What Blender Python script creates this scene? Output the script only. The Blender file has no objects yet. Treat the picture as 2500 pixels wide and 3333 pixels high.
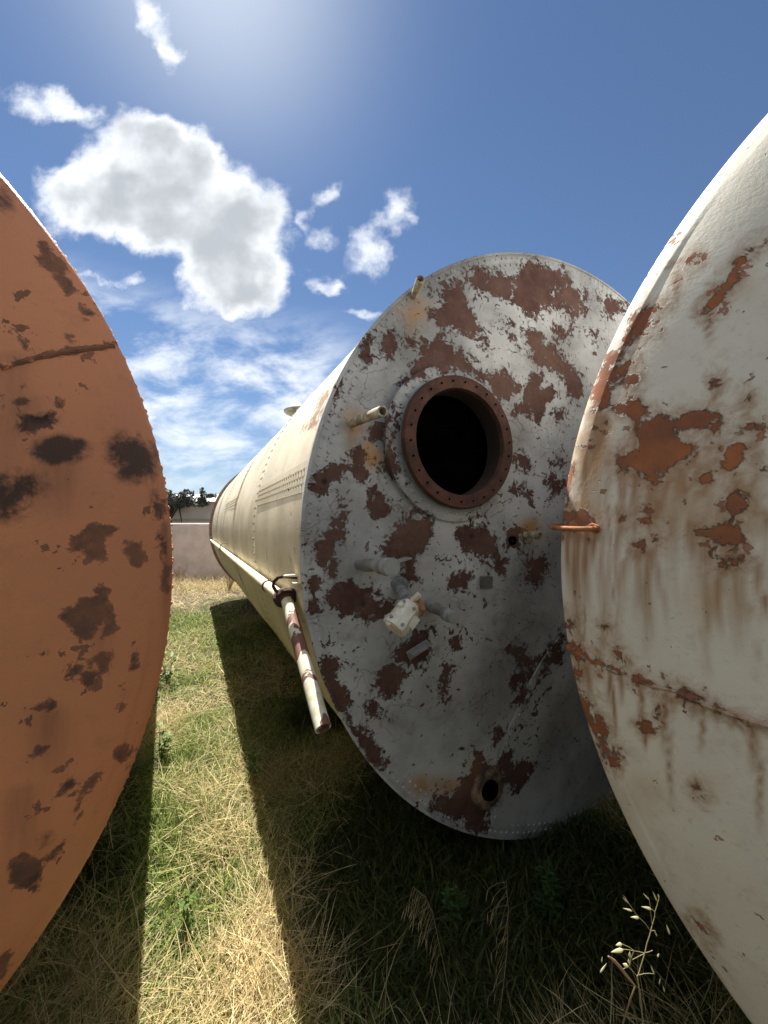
import bpy, math, random
import numpy as np
from mathutils import Vector, Matrix, noise as mnoise
random.seed(7); RNG = np.random.default_rng(7)
R_ = math.radians
S = bpy.context.scene
C = S.collection

# ------------------------------------------------------------------ camera
F, H0, HOR = 1280.0, 1.52, 1709.0
PITCH = math.atan((HOR - 1666.5) / F)
cam = bpy.data.cameras.new('camera'); cam.sensor_fit = 'HORIZONTAL'
cam.sensor_width = 36; cam.lens = 36 * F / 2500; cam.clip_start = .02; cam.clip_end = 3000
co = bpy.data.objects.new('camera', cam); C.objects.link(co)
co.location = (0, 0, H0); co.rotation_euler = (math.pi / 2 + PITCH, 0, 0)
S.camera = co

# ------------------------------------------------------------------ light
SUN_AZ, SUN_EL = -25.2, 56.0          # azimuth from +Y towards +X
S.view_settings.view_transform = 'Standard'; S.view_settings.look = 'None'
S.view_settings.gamma = 1; S.view_settings.exposure = 1.35
sd = Vector((math.sin(R_(SUN_AZ)) * math.cos(R_(SUN_EL)), math.cos(R_(SUN_AZ)) * math.cos(R_(SUN_EL)), math.sin(R_(SUN_EL))))
sl = bpy.data.lights.new('sun', 'SUN'); sl.energy = 5.0; sl.angle = R_(0.5); sl.color = (1, .955, .87)
so = bpy.data.objects.new('sun', sl); C.objects.link(so); so.location = (-20, 30, 60)
so.rotation_euler = (-sd).to_track_quat('-Z', 'Y').to_euler()

# ---- node helper
class N:
    def __init__(s, tree):
        s.t = tree; s.n = tree.nodes; s.l = tree.links
    def new(s, typ, **kw):
        n = s.n.new(typ)
        for k, v in kw.items(): setattr(n, k, v)
        return n
    def put(s, sock, v):
        if isinstance(v, bpy.types.NodeSocket): s.l.new(v, sock)
        elif v is not None:
            if hasattr(sock, 'default_value'):
                try: sock.default_value = v
                except Exception: sock.default_value = (*v, 1) if len(v) == 3 else v[:3]
    def m(s, op, a, b=None, c=None, clamp=False):
        n = s.new('ShaderNodeMath', operation=op, use_clamp=clamp)
        s.put(n.inputs[0], a); s.put(n.inputs[1], b); s.put(n.inputs[2], c)
        return n.outputs[0]
    def v(s, op, a, b=None, out=0):
        n = s.new('ShaderNodeVectorMath', operation=op)
        s.put(n.inputs[0], a); s.put(n.inputs[1], b)
        return n.outputs[out]
    def ss(s, x, lo, hi, a=0.0, b=1.0):
        n = s.new('ShaderNodeMapRange', interpolation_type='SMOOTHSTEP')
        s.put(n.inputs[0], x); s.put(n.inputs[1], lo); s.put(n.inputs[2], hi); s.put(n.inputs[3], a); s.put(n.inputs[4], b)
        return n.outputs[0]
    def lin(s, x, lo, hi, a=0.0, b=1.0):
        n = s.new('ShaderNodeMapRange')
        s.put(n.inputs[0], x); s.put(n.inputs[1], lo); s.put(n.inputs[2], hi); s.put(n.inputs[3], a); s.put(n.inputs[4], b)
        return n.outputs[0]
    def mix(s, f, a, b, mode='MIX'):
        n = s.new('ShaderNodeMix', data_type='RGBA', blend_type=mode)
        s.put(n.inputs[0], f); s.put(n.inputs[6], a); s.put(n.inputs[7], b)
        return n.outputs[2]
    def noise(s, vec, scale, detail=4, rough=.55, dist=0.0, kind=None):
        n = s.new('ShaderNodeTexNoise')
        s.put(n.inputs['Vector'], vec); n.inputs['Scale'].default_value = scale
        n.inputs['Detail'].default_value = detail; n.inputs['Roughness'].default_value = rough
        n.inputs['Distortion'].default_value = dist
        return n.outputs[0]
    def scale(s, vec, sc, loc=(0, 0, 0), rot=(0, 0, 0), typ='POINT'):
        n = s.new('ShaderNodeMapping', vector_type=typ)
        s.put(n.inputs[0], vec); n.inputs[1].default_value = loc; n.inputs[2].default_value = rot; n.inputs[3].default_value = sc
        return n.outputs[0]
    def attr(s, name, typ='GEOMETRY'):
        n = s.new('ShaderNodeAttribute', attribute_name=name); return n

# ---- world: sky with sun aureole and clouds
def px2g(x, y):
    """photo pixel -> (X/Y, Z/Y) of the world direction"""
    a = (x - 1250) / F; b = (1666.5 - y) / F
    dy = math.cos(PITCH) - b * math.sin(PITCH); dz = math.sin(PITCH) + b * math.cos(PITCH)
    return a / dy, dz / dy
W = bpy.data.worlds.new('World'); S.world = W; W.use_nodes = True
w = N(W.node_tree); w.n.clear()
wout = w.new('ShaderNodeOutputWorld'); bg = w.new('ShaderNodeBackground'); bg.inputs[1].default_value = 0.052
sky = w.new('ShaderNodeTexSky', sky_type='NISHITA', sun_disc=False)
sky.sun_elevation = R_(SUN_EL); sky.sun_rotation = R_(SUN_AZ); sky.altitude = 0; sky.air_density = 1.0; sky.dust_density = .05; sky.ozone_density = 3.0
gen = w.new('ShaderNodeTexCoord').outputs['Generated']
sep = w.new('ShaderNodeSeparateXYZ'); w.put(sep.inputs[0], gen)
yy = w.m('MAXIMUM', sep.outputs[1], 0.02)
cmb = w.new('ShaderNodeCombineXYZ'); w.put(cmb.inputs[0], w.m('DIVIDE', sep.outputs[0], yy)); w.put(cmb.inputs[1], w.m('DIVIDE', sep.outputs[2], yy)); cmb.inputs[2].default_value = 0
g = cmb.outputs[0]
front = w.ss(sep.outputs[1], .15, .35)
warp = w.new('ShaderNodeTexNoise'); w.put(warp.inputs['Vector'], g); warp.inputs['Scale'].default_value = 5; warp.inputs['Detail'].default_value = 4
gw = w.v('ADD', g, w.v('SCALE', w.v('SUBTRACT', warp.outputs[1], (.5, .5, .5)), None))
gw.node.inputs[1].default_value = (0, 0, 0)
scn = w.v('MULTIPLY', w.v('SUBTRACT', warp.outputs[1], (.5, .5, .5)), (.12, .12, 0))
wp2 = w.new('ShaderNodeTexNoise'); w.put(wp2.inputs['Vector'], g); wp2.inputs['Scale'].default_value = 16; wp2.inputs['Detail'].default_value = 6
gw = w.v('ADD', w.v('ADD', g, scn), w.v('MULTIPLY', w.v('SUBTRACT', wp2.outputs[1], (.5, .5, .5)), (.09, .09, 0)))
# cumulus blobs in photo pixels: cx, cy, half-width, half-height, angle(deg, clockwise in picture)
BLOBS = [(455, 560, 215, 175, 20), (640, 680, 250, 190, 25), (800, 770, 165, 215, 0), (250, 640, 150, 115, 10), (700, 920, 130, 120, -20), (560, 470, 200, 95, 25), (830, 930, 110, 110, 0), (450, 700, 260, 110, 25)]
LIGHTB = [(130, 330, 135, 70, 25), (250, 380, 120, 50, 25), (520, 130, 55, 110, -25), (570, 215, 55, 60, -20), (470, 40, 45, 70, 0),
          (1300, 690, 62, 95, -10), (1185, 800, 150, 62, -38), (1230, 860, 60, 60, 0), (1050, 765, 66, 48, 20), (1060, 645, 60, 40, -40), (1015, 905, 45, 30, 0), (1090, 925, 50, 22, 10), (1180, 1020, 90, 28, 0), (985, 700, 30, 45, 0),
          (270, 880, 90, 25, 30), (400, 930, 90, 30, 10)]
def blobfield(lst, vec):
    out = None
    for (cx, cy, a, b, ang) in lst:
        gx, gy = px2g(cx, cy); k = 1 / F * 1.05
        v = w.scale(vec, (a * k, b * k, 1), (gx, gy, 0), (0, 0, R_(-ang)), 'TEXTURE')
        l = w.v('DOT_PRODUCT', v, v, out=1)
        d = w.m('POWER', w.m('MAXIMUM', w.m('SUBTRACT', 1.0, w.m('MULTIPLY', l, .45)), 0.0), 2.5)
        out = d if out is None else w.m('ADD', out, d)
    return out
n1 = w.noise(g, 4.5, 9, .60); n2 = w.noise(g, 13, 8, .7); n5 = w.noise(g, 1.9, 3, .5)
big = blobfield(BLOBS, gw); lit = blobfield(LIGHTB, gw)
nn = w.m('ADD', w.m('MULTIPLY', w.m('SUBTRACT', n1, .5), 1.1), w.m('MULTIPLY', w.m('SUBTRACT', n2, .5), .7))
bigd = w.m('ADD', w.m('SUBTRACT', big, .38), w.m('MULTIPLY', nn, 1.0)); bigd = w.m('MINIMUM', bigd, w.m('SUBTRACT', w.m('MULTIPLY', big, 5.0), .3)); litd = w.m('MINIMUM', w.m('ADD', w.m('ADD', lit, w.m('MULTIPLY', nn, 2.3)), -.50), w.m('SUBTRACT', w.m('MULTIPLY', lit, 4.0), .5))
mb = w.ss(bigd, -.18, .50); ml = w.m('MULTIPLY', w.ss(litd, -.2, 1.15), .95)
# high thin cloud in wind-drawn streaks, low over the horizon
dirn = w.scale(gen, (1, 1, 3.2))
n3 = w.noise(w.scale(g, (2.2, 4.6, 1), (.9, .35, 0), (0, 0, R_(-12))), 1.9, 9, .60, .25)
band = w.m('MULTIPLY', w.ss(sep.outputs[2], .02, .16), w.ss(sep.outputs[2], .50, .36))
leftw = w.ss(cmb.outputs[0].node.inputs[0].links[0].from_socket, .05, -.25)
mw = w.m('MULTIPLY', w.m('MULTIPLY', w.ss(n3, .38, .66), band), w.m('MULTIPLY', leftw, .85))
# unseen cloud field added behind the camera as fill light on the tank ends
n4 = w.noise(dirn, 2.1, 7, .6)
back = w.m('MULTIPLY', w.m('MULTIPLY', w.ss(n4, .38, .56), w.ss(sep.outputs[1], .05, -.2)), w.ss(sep.outputs[2], .22, .5))
mask = w.m('MAXIMUM', w.m('MULTIPLY', w.m('MAXIMUM', w.m('MAXIMUM', mb, ml), mw), front), w.m('MULTIPLY', back, .9))
# cloud brightness: bright silver edges, greyer deep core (backlit)
n6 = w.noise(w.v('ADD', g, (.05, -.09, 0)), 4.5, 4, .5); n1b = w.noise(g, 4.5, 4, .5)
rel = w.m('MULTIPLY', w.m('SUBTRACT', n1b, n6), 2.4)
core = w.ss(w.m('ADD', w.m('MINIMUM', big, 1.5), w.m('ADD', rel, w.m('ADD', w.m('MULTIPLY', w.m('SUBTRACT', n1b, .5), 1.2), w.m('MULTIPLY', w.m('SUBTRACT', n2, .5), .5)))), .25, 1.85)
ccol = w.mix(core, (9.0, 9.3, 9.6), (4.3, 4.6, 4.95))

ccol = w.mix(w.ss(sep.outputs[1], .1, -.2), ccol, (7.2, 7.1, 6.8))
sund = w.v('DOT_PRODUCT', gen, tuple(sd), out=1)
glow = w.m('POWER', w.m('MAXIMUM', sund, 0.0), 55.0)
glow2 = w.m('POWER', w.m('MAXIMUM', sund, 0.0), 6.0)
skyc = w.mix(1.0, sky.outputs[0], (.70, .74, .79), 'MULTIPLY')
hz = w.ss(sep.outputs[2], .34, 0.0)
skyc = w.mix(w.m('MULTIPLY', hz, .45), skyc, (3.6, 4.4, 5.4))
skyc = w.mix(w.m('MULTIPLY', glow, .6), skyc, (7.5, 8.2, 9))
fin = w.mix(mask, skyc, ccol)
w.put(bg.inputs[0], fin); w.l.new(bg.outputs[0], wout.inputs[0])

# ------------------------------------------------------------------ tank frames
class Frame:
    def __init__(s, cx, cz, cy, yaw):
        s.yaw = yaw; s.R = H0 / (1 - cy)
        s.o = np.array([cx * s.R, cz * s.R, 0.0]); s.zc = s.R
        s.u = np.array([math.cos(yaw), -math.sin(yaw), 0]); s.a = np.array([math.sin(yaw), math.cos(yaw), 0]); s.z = np.array([0, 0, 1.0])
    def world(s, L):
        L = np.asarray(L, float); return s.o + L[..., 0:1] * s.u + L[..., 1:2] * s.a + L[..., 2:3] * s.z
    def local(s, P):
        d = np.asarray(P, float) - s.o; return np.stack([d @ s.u, d @ s.a, d @ s.z], -1)
def ray(x, y):
    a = (x - 1250) / F; b = (1666.5 - y) / F
    return np.array([a, math.cos(PITCH) - b * math.sin(PITCH), math.sin(PITCH) + b * math.cos(PITCH)])
def project(P):
    P = np.asarray(P, float); z = P[..., 1] * math.cos(PITCH) + (P[..., 2] - H0) * math.sin(PITCH)
    y = (P[..., 2] - H0) * math.cos(PITCH) - P[..., 1] * math.sin(PITCH)
    ok = z > .08; zz = np.where(ok, z, 1)
    return np.where(ok, 1250 + F * P[..., 0] / zz, -9999), np.where(ok, 1666.5 - F * y / zz, -9999)
def ground(x, y, h=0.0):
    d = ray(x, y); t = (h - H0) / d[2]; return np.array([d[0] * t, d[1] * t, h])
FM = Frame(.69083, 1.41650, -.04422, -.45423)
FL = Frame(-1.27835, .26852, -.09531, math.radians(-28.7))
FR = Frame(1.16358, .19400, -.08246, math.radians(35))
def bulge(fr, r):
    q = np.clip(np.asarray(r, float) / fr.R, 0, 1)
    return fr.B * (1 - q ** fr.bn) ** fr.be
FM.B, FM.bn, FM.be = .085, 2.0, 1.0
FL.B, FL.bn, FL.be = .20, 2.6, .72
FR.B, FR.bn, FR.be = .20, 2.6, .72
def hit(fr, x, y, off=0.0):
    """pixel -> local point on that tank's head (offset off metres towards the viewer)"""
    d = ray(x, y); cam0 = np.array([0, 0, H0]); yl = 0.0
    for _ in range(25):
        # plane local y = yl
        t = (yl - float(fr.local(cam0)[1])) / float(d @ fr.a)
        L = fr.local(cam0 + d * t)
        r = math.hypot(L[0], L[2] - fr.zc); yl = .5 * yl + .5 * (-float(bulge(fr, r)) - off)
    return np.array([L[0], yl, L[2]])

# ------------------------------------------------------------------ mesh helpers
def obj(name, verts, faces, mat, parent=None, smooth=False, loc=None):
    me = bpy.data.meshes.new(name); me.from_pydata([tuple(map(float, v)) for v in verts], [], [tuple(map(int, f)) for f in faces]); me.validate(); me.update()
    if mat: me.materials.append(mat)
    if smooth: me.shade_smooth()
    o = bpy.data.objects.new(name, me); C.objects.link(o)
    if parent: o.parent = parent
    if loc: o.location = loc
    return o
class MB:
    def __init__(s): s.v = []; s.f = []
    def add(s, v, f):
        k = len(s.v); s.v += [tuple(map(float, p)) for p in v]; s.f += [tuple(int(i) + k for i in q) for q in f]; return s
    def box(s, c, sz, M=None):
        x, y, z = [q / 2 for q in sz]
        P = [Vector((i * x, j * y, k * z)) for i in (-1, 1) for j in (-1, 1) for k in (-1, 1)]
        if M: P = [M @ p for p in P]
        c = Vector(c); return s.add([p + c for p in P], [(0, 1, 3, 2), (4, 6, 7, 5), (0, 4, 5, 1), (2, 3, 7, 6), (0, 2, 6, 4), (1, 5, 7, 3)])
    def tube(s, pts, rad, n=14, caps=True, hollow=0.0):
        pts = [Vector(p) for p in pts]; m = len(pts)
        if not hasattr(rad, '__len__'): rad = [rad] * m
        t0 = (pts[1] - pts[0]).normalized(); ref = Vector((0, 0, 1)) if abs(t0.z) < .9 else Vector((1, 0, 0))
        nx = t0.cross(ref).normalized(); V = []
        for i in range(m):
            t = (pts[min(i + 1, m - 1)] - pts[max(i - 1, 0)])
            if t.length < 1e-9: t = t0
            t.normalize(); nx = (nx - t * nx.dot(t)).normalized(); ny = t.cross(nx)
            for k in range(n):
                a = 2 * math.pi * k / n; V.append(pts[i] + (nx * math.cos(a) + ny * math.sin(a)) * rad[i])
        Fc = [(i * n + k, i * n + (k + 1) % n, (i + 1) * n + (k + 1) % n, (i + 1) * n + k) for i in range(m - 1) for k in range(n)]
        if caps: Fc += [tuple(range(n - 1, -1, -1)), tuple((m - 1) * n + k for k in range(n))]
        return s.add(V, Fc)
    def dome(s, c, nrm, r, h=None, n=7):
        c = Vector(c); nrm = Vector(nrm).normalized(); h = h or r * .7
        ref = Vector((0, 0, 1)) if abs(nrm.z) < .9 else Vector((1, 0, 0)); a = nrm.cross(ref).normalized(); b = nrm.cross(a)
        V = []
        for (rr, hh) in ((1, -.15), (.8, .6)):
            for k in range(n):
                t = 2 * math.pi * k / n; V.append(c + (a * math.cos(t) + b * math.sin(t)) * r * rr + nrm * h * hh)
        V.append(c + nrm * h)
        Fc = [(k, (k + 1) % n, n + (k + 1) % n, n + k) for k in range(n)] + [(n + k, n + (k + 1) % n, 2 * n) for k in range(n)]
        return s.add(V, Fc)
    def lathe(s, c, axis, prof, n=48, close=False):
        """prof: list of (radius, offset along axis)"""
        c = Vector(c); ax = Vector(axis).normalized(); ref = Vector((0, 0, 1)) if abs(ax.z) < .9 else Vector((1, 0, 0))
        a = ax.cross(ref).normalized(); b = ax.cross(a); V = []
        for (r, h) in prof:
            for k in range(n):
                t = 2 * math.pi * k / n; V.append(c + (a * math.cos(t) + b * math.sin(t)) * r + ax * h)
        m = len(prof); Fc = [(i * n + k, i * n + (k + 1) % n, (i + 1) * n + (k + 1) % n, (i + 1) * n + k) for i in range(m - 1 + (1 if close else 0)) for k in range(n)]
        if close: Fc = [tuple(q % (m * n) for q in f) for f in Fc]
        return s.add(V, Fc)
    def build(s, name, mat, parent=None, smooth=True, loc=None):
        o = obj(name, s.v, s.f, mat, parent, False, loc)
        if smooth:
            o.data.shade_smooth()
            try: o.data.set_sharp_from_angle(angle=R_(38))
            except Exception: pass
        return o
def thing(name, label, cat, loc=(0, 0, 0), rz=0, group=None):
    o = bpy.data.objects.new(name, None); C.objects.link(o); o.location = loc; o.rotation_euler = (0, 0, rz)
    o.empty_display_size = .1
    return tag(o, label, cat, group)
def tag(o, label, cat, group=None):
    o['label'] = label; o['category'] = cat
    if group: o['group'] = group
    return o
def fattr(o, name, arr):
    a = o.data.attributes.new(name, 'FLOAT', 'POINT'); a.data.foreach_set('value', np.asarray(arr, np.float32).ravel())

# signed distance (inside positive) of points to a union of polygons, pixels
def polysdf(px, py, polys, start=-400.0):
    best = np.full(px.shape, start)
    for P in polys:
        P = np.asarray(P, float); x0, y0 = P.min(0) - 130; x1, y1 = P.max(0) + 130
        sel = np.where((px > x0) & (px < x1) & (py > y0) & (py < y1))[0]
        if not len(sel): continue
        X = px[sel]; Y = py[sel]; d = np.full(X.shape, 1e9); ins = np.zeros(X.shape, bool)
        for i in range(len(P)):
            ax, ay = P[i]; bx, by = P[(i + 1) % len(P)]
            ex, ey = bx - ax, by - ay; t = np.clip(((X - ax) * ex + (Y - ay) * ey) / (ex * ex + ey * ey + 1e-9), 0, 1)
            d = np.minimum(d, np.hypot(X - ax - t * ex, Y - ay - t * ey))
            c = ((ay > Y) != (by > Y)) & (X < (bx - ax) * (Y - ay) / (by - ay + 1e-12) + ax); ins ^= c
        best[sel] = np.maximum(best[sel], np.where(ins, d, -d))
    return best
def linesdf(px, py, lines, start=-400.0):
    best = np.full(px.shape, start)
    for (P, wd) in lines:
        for i in range(len(P) - 1):
            ax, ay = P[i]; bx, by = P[i + 1]; ex, ey = bx - ax, by - ay
            t = np.clip(((px - ax) * ex + (py - ay) * ey) / (ex * ex + ey * ey + 1e-9), 0, 1)
            best = np.maximum(best, wd / 2 - np.hypot(px - ax - t * ex, py - ay - t * ey))
    return best
def gauss(px, py, L):
    v = np.zeros(px.shape)
    for (x, y, rx, ry, s) in L: v = np.maximum(v, s * np.exp(-((px - x) / rx) ** 2 - ((py - y) / ry) ** 2))
    return v
def streaks(px, py, L):
    """x, y top, y bottom, half width, strength"""
    v = np.zeros(px.shape)
    for (x, y0, y1, wd, s) in L:
        t = (py - y0) / (y1 - y0)
        ww = wd * (1 + .3 * np.clip(t, 0, 1)) ; xx = x + 4 * np.sin(py / 47.0 + x)
        v = np.maximum(v, s * np.exp(-((px - xx) / ww) ** 2) * np.clip((py - y0) / 12 + .5, 0, 1) * np.clip((1 - t) * 1.6, 0, 1) ** .8)
    return v
T2 = lambda L: [[(950 + x / 1.4426, 800 + y / 1.4426) for x, y in p] for p in L]
T3 = lambda L: [[(950 + x / 1.7463, 1650 + y / 1.7463) for x, y in p] for p in L]
T4 = lambda L: [[(x / 1.58, 500 + y / 1.58) for x, y in p] for p in L]
T5 = lambda L: [[(x / 1.4427, 1800 + y / 1.4427) for x, y in p] for p in L]
T6 = lambda L: [[(1750 + x / 1.7013, 400 + y / 1.7013) for x, y in p] for p in L]
T7 = lambda L: [[(1750 + x / 1.276, 1600 + y / 1.276) for x, y in p] for p in L]

# ------------------------------------------------------------------ materials
def newmat(name):
    m = bpy.data.materials.new(name); m.use_nodes = True; n = N(m.node_tree); n.n.clear()
    out = n.new('ShaderNodeOutputMaterial'); b = n.new('ShaderNodeBsdfPrincipled'); n.l.new(b.outputs[0], out.inputs[0])
    return m, n, b
def bump(n, h, dist, strength=1.0, prev=None):
    k = n.new('ShaderNodeBump'); k.inputs['Strength'].default_value = strength; k.inputs['Distance'].default_value = dist
    n.put(k.inputs['Height'], h)
    if prev is not None: n.l.new(prev, k.inputs['Normal'])
    return k.outputs[0]
def simple(name, col, rough=.7, var=.25, sc=20, metal=0.0, bumpd=.001, col2=None):
    m, n, b = newmat(name); o = n.new('ShaderNodeTexCoord').outputs['Object']
    a = n.noise(o, sc, 6, .6); c2 = col2 or tuple(c * (1 - var * 1.6) for c in col)
    n.put(b.inputs['Base Color'], n.mix(n.ss(a, .35, .65), c2, col)); b.inputs['Roughness'].default_value = rough
    b.inputs['Metallic'].default_value = metal
    n.put(b.inputs['Normal'], bump(n, n.noise(o, sc * 6, 4), bumpd)); return m
def painted(name, paint, paint2, under, under2, ochre=(.42, .22, .08), streakc=(.30, .19, .10), edge=14.0, soft=1.6, chips=.70, chipscale=26,
            rough=.55, flake=.0016, grime=.35, grimec=(.16, .13, .10), halo=0.0, haloc=(.36, .2, .1), cracks=0.0, speck=0.0, fine=.0011):
    """aged paint over bare/rusty plate; baked attributes: peel (px distance), ochre, streak, dark"""
    m, n, b = newmat(name); oc = n.new('ShaderNodeTexCoord').outputs['Object']
    peel = n.attr('peel').outputs['Fac']; och = n.attr('ochre').outputs['Fac']; st = n.attr('streak').outputs['Fac']; dk = n.attr('dark').outputs['Fac']
    e1 = n.noise(oc, 8, 8, .66, .3); e2 = n.noise(oc, 60, 5, .6); e3 = n.noise(oc, 24, 8, .74, .6)
    ed = n.m('ADD', n.m('MULTIPLY', n.m('SUBTRACT', e3, .5), edge * 7.0), n.m('MULTIPLY', n.m('SUBTRACT', e1, .5), edge * 6.0)); ed = n.m('ADD', ed, n.m('MULTIPLY', n.m('SUBTRACT', e2, .5), edge * 1.7))
    pk = n.ss(n.m('ADD', peel, ed), -soft, soft)
    # scattered chips that follow patches but live everywhere
    ch = n.noise(oc, chipscale, 6, .62, .8); zone = n.noise(oc, 2.3, 3, .5)
    chm = n.ss(n.m('ADD', ch, n.m('MULTIPLY', n.m('SUBTRACT', zone, .5), .45)), chips, chips + .015)
    near = n.ss(n.m('ADD', peel, ed), -55, -5)
    ch2 = n.ss(n.m('ADD', n.noise(oc, chipscale * 1.7, 5, .6), n.m('MULTIPLY', near, .06)), .67, .685)
    bare = n.m('MAXIMUM', pk, n.m('MAXIMUM', chm, n.m('MULTIPLY', ch2, .8)))
    if cracks:
        vo = n.new('ShaderNodeTexVoronoi', feature='DISTANCE_TO_EDGE'); vo.inputs['Scale'].default_value = 9
        n.put(vo.inputs['Vector'], n.v('ADD', oc, n.v('MULTIPLY', n.v('SUBTRACT', n.noisecol if hasattr(n, 'noisecol') else oc, oc), (0, 0, 0))))
        nz = n.new('ShaderNodeTexNoise'); nz.inputs['Scale'].default_value = 7; nz.inputs['Detail'].default_value = 6; n.put(nz.inputs['Vector'], oc)
        n.put(vo.inputs['Vector'], n.v('ADD', oc, n.v('MULTIPLY', nz.outputs[1], (.22, .22, .22))))
        cr = n.m('MULTIPLY', n.ss(vo.outputs['Distance'], .022, .004), n.ss(n.noise(oc, 3.1, 3), .48, .62))
        bare = n.m('MAXIMUM', bare, n.m('MULTIPLY', cr, cracks))
    # paint tone
    p = n.mix(n.ss(n.noise(oc, 1.6, 6, .6), .35, .68), paint, paint2)
    p = n.mix(n.m('MULTIPLY', n.ss(n.noise(oc, 14, 6, .7), .52, .78), grime), p, grimec)
    p = n.mix(n.m('MULTIPLY', n.ss(n.noise(oc, 90, 4, .7), .56, .78), .28 + speck), p, grimec)
    vs = n.noise(n.scale(oc, (16, 16, 1.1)), 2.2, 5, .6)      # drips run down
    p = n.mix(n.m('MULTIPLY', n.m('MULTIPLY', st, n.lin(vs, .30, .66, .5, 1.25)), 1.15, clamp=True), p, streakc)
    p = n.mix(n.m('MULTIPLY', n.m('MULTIPLY', och, n.lin(e1, .3, .62, .3, 1.35)), 1.0, clamp=True), p, ochre)
    if halo: p = n.mix(n.m('MULTIPLY', n.m('MULTIPLY', n.ss(n.m('ADD', peel, ed), -60, 2), n.lin(e3, .35, .6, .2, 1)), halo), p, haloc)
    u = n.mix(n.ss(n.noise(oc, 5, 7, .65), .36, .66), under, under2)
    u = n.mix(n.m('MULTIPLY', n.ss(n.noise(oc, 70, 4, .7), .52, .74), .45), u, tuple(c * .45 for c in under))
    u = n.mix(n.m('MULTIPLY', och, .25), u, ochre)
    lip_shade = n.m('MULTIPLY', n.ss(n.m('ADD', peel, ed), -8, -1), .45)  # dark line painted as the shadow under lifted paint edges
    p = n.mix(lip_shade, p, tuple(c * .5 for c in grimec))
    u = n.mix(n.ss(n.noise(oc, 17, 6, .7), .50, .70), u, tuple(c * 1.2 for c in under2))
    col = n.mix(bare, p, u)
    dn = n.m('ADD', n.m('MULTIPLY', n.m('SUBTRACT', e1, .5), 3.2), n.m('MULTIPLY', n.m('SUBTRACT', e3, .5), 1.6))
    dkm = n.m('MULTIPLY', n.ss(n.m('ADD', dk, n.m('MULTIPLY', dn, n.m('MULTIPLY', dk, 1.4, clamp=True))), .28, .95), .9)
    col = n.mix(dkm, col, (.018, .015, .014))
    n.put(b.inputs['Base Color'], col)
    n.put(b.inputs['Roughness'], n.lin(bare, 0, 1, rough, .88))
    b.inputs['Specular IOR Level'].default_value = .38
    lip = n.m('ADD', n.m('MULTIPLY', bare, -1.0), n.m('MULTIPLY', n.ss(n.m('ADD', peel, ed), -6, -1), .35))
    nr = bump(n, lip, flake)
    nr = bump(n, n.noise(oc, 130, 4, .6), fine, .9, nr)
    nr = bump(n, n.noise(oc, 42, 5, .6), fine, .5, nr)
    nr = bump(n, n.noise(oc, 6, 3, .5), .006, .4, nr)
    n.put(b.inputs['Normal'], nr)
    return m
M_mid = painted('weathered_silver_paint', (.54, .54, .545), (.22, .215, .212), (.078, .034, .027), (.125, .066, .050), cracks=.45, edge=21, chips=.645, flake=.0022, grime=.6)
M_or = painted('faded_orange_paint', (.76, .295, .135), (.62, .245, .12), (.27, .12, .07), (.12, .065, .048), streakc=(.20, .08, .05), edge=14, soft=10, chips=.755, chipscale=11, rough=.5, flake=.0006, grime=.22, grimec=(.22, .09, .05))
M_wh = painted('chalky_cream_paint', (.80, .76, .65), (.70, .655, .55), (.42, .14, .05), (.21, .085, .05), halo=.85, ochre=(.46, .27, .12), streakc=(.36, .215, .12), edge=14, chips=.70, chipscale=17, flake=.003, grime=.42, grimec=(.40, .31, .21), speck=.22, fine=.0006)
M_cream = painted('faded_cream_shell_paint', (.72, .65, .50), (.56, .49, .37), (.30, .17, .09), (.24, .13, .07), streakc=(.42, .36, .26), edge=9, chips=.69, chipscale=15, flake=.002, grime=.5, grimec=(.46, .36, .23), speck=.1)
M_shl = painted('greyed_shell_paint', (.50, .48, .40), (.40, .38, .32), (.20, .11, .07), (.14, .08, .055), edge=9, chips=.70, chipscale=15)
M_neck = simple('shade_darkened_rusty_neck', (.035, .018, .014), .95, .3, 12, col2=(.025, .014, .011))  # rust colour darkened to deepen the shade inside the manhole neck
M_rust = simple('rusted_flange_steel', (.105, .043, .028), .9, .35, 14, bumpd=.003, col2=(.055, .024, .018))
M_dark = simple('hollow_shade_black', (.002, .002, .002), 1.0, .3, 8)  # near-black stands in for the shade inside hollows and holes
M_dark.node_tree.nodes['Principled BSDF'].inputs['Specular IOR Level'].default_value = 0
M_rod = simple('orange_rust_rod', (.42, .17, .07), .85, .3, 60, bumpd=.001)
M_oldgrey = simple('grey_corroded_pipe', (.34, .345, .33), .75, .3, 9, bumpd=.0006, col2=(.17, .165, .15))
M_valve = simple('cream_valve_paint', (.80, .77, .68), .5, .2, 22, bumpd=.0012, col2=(.60, .52, .40))
M_blue = simple('blue_grey_pipe_paint', (.25, .265, .30), .5, .3, 30, col2=(.13, .135, .15))
M_stub = simple('dirty_cream_stub', (.50, .44, .32), .8, .3, 25, col2=(.20, .15, .10))
def pipemat():
    m, n, b = newmat('chipped_cream_pipe_paint'); oc = n.new('ShaderNodeTexCoord').outputs['Object']
    a = n.noise(n.scale(oc, (1, 1, .45)), 9, 7, .55, .5); k = n.ss(a, .50, .515)
    c = n.mix(k, n.mix(n.ss(n.noise(oc, 30, 4), .4, .65), (.74, .70, .55), (.60, .54, .38)), n.mix(n.noise(oc, 60, 4), (.24, .10, .07), (.17, .075, .055)))
    n.put(b.inputs['Base Color'], c); b.inputs['Roughness'].default_value = .6; n.put(b.inputs['Normal'], bump(n, n.m('MULTIPLY', k, -1), .002)); return m
M_pipe = pipemat()
M_cpipe = simple('cream_pipe_paint', (.80, .75, .55), .5, .12, 14, col2=(.66, .58, .38))

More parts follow.
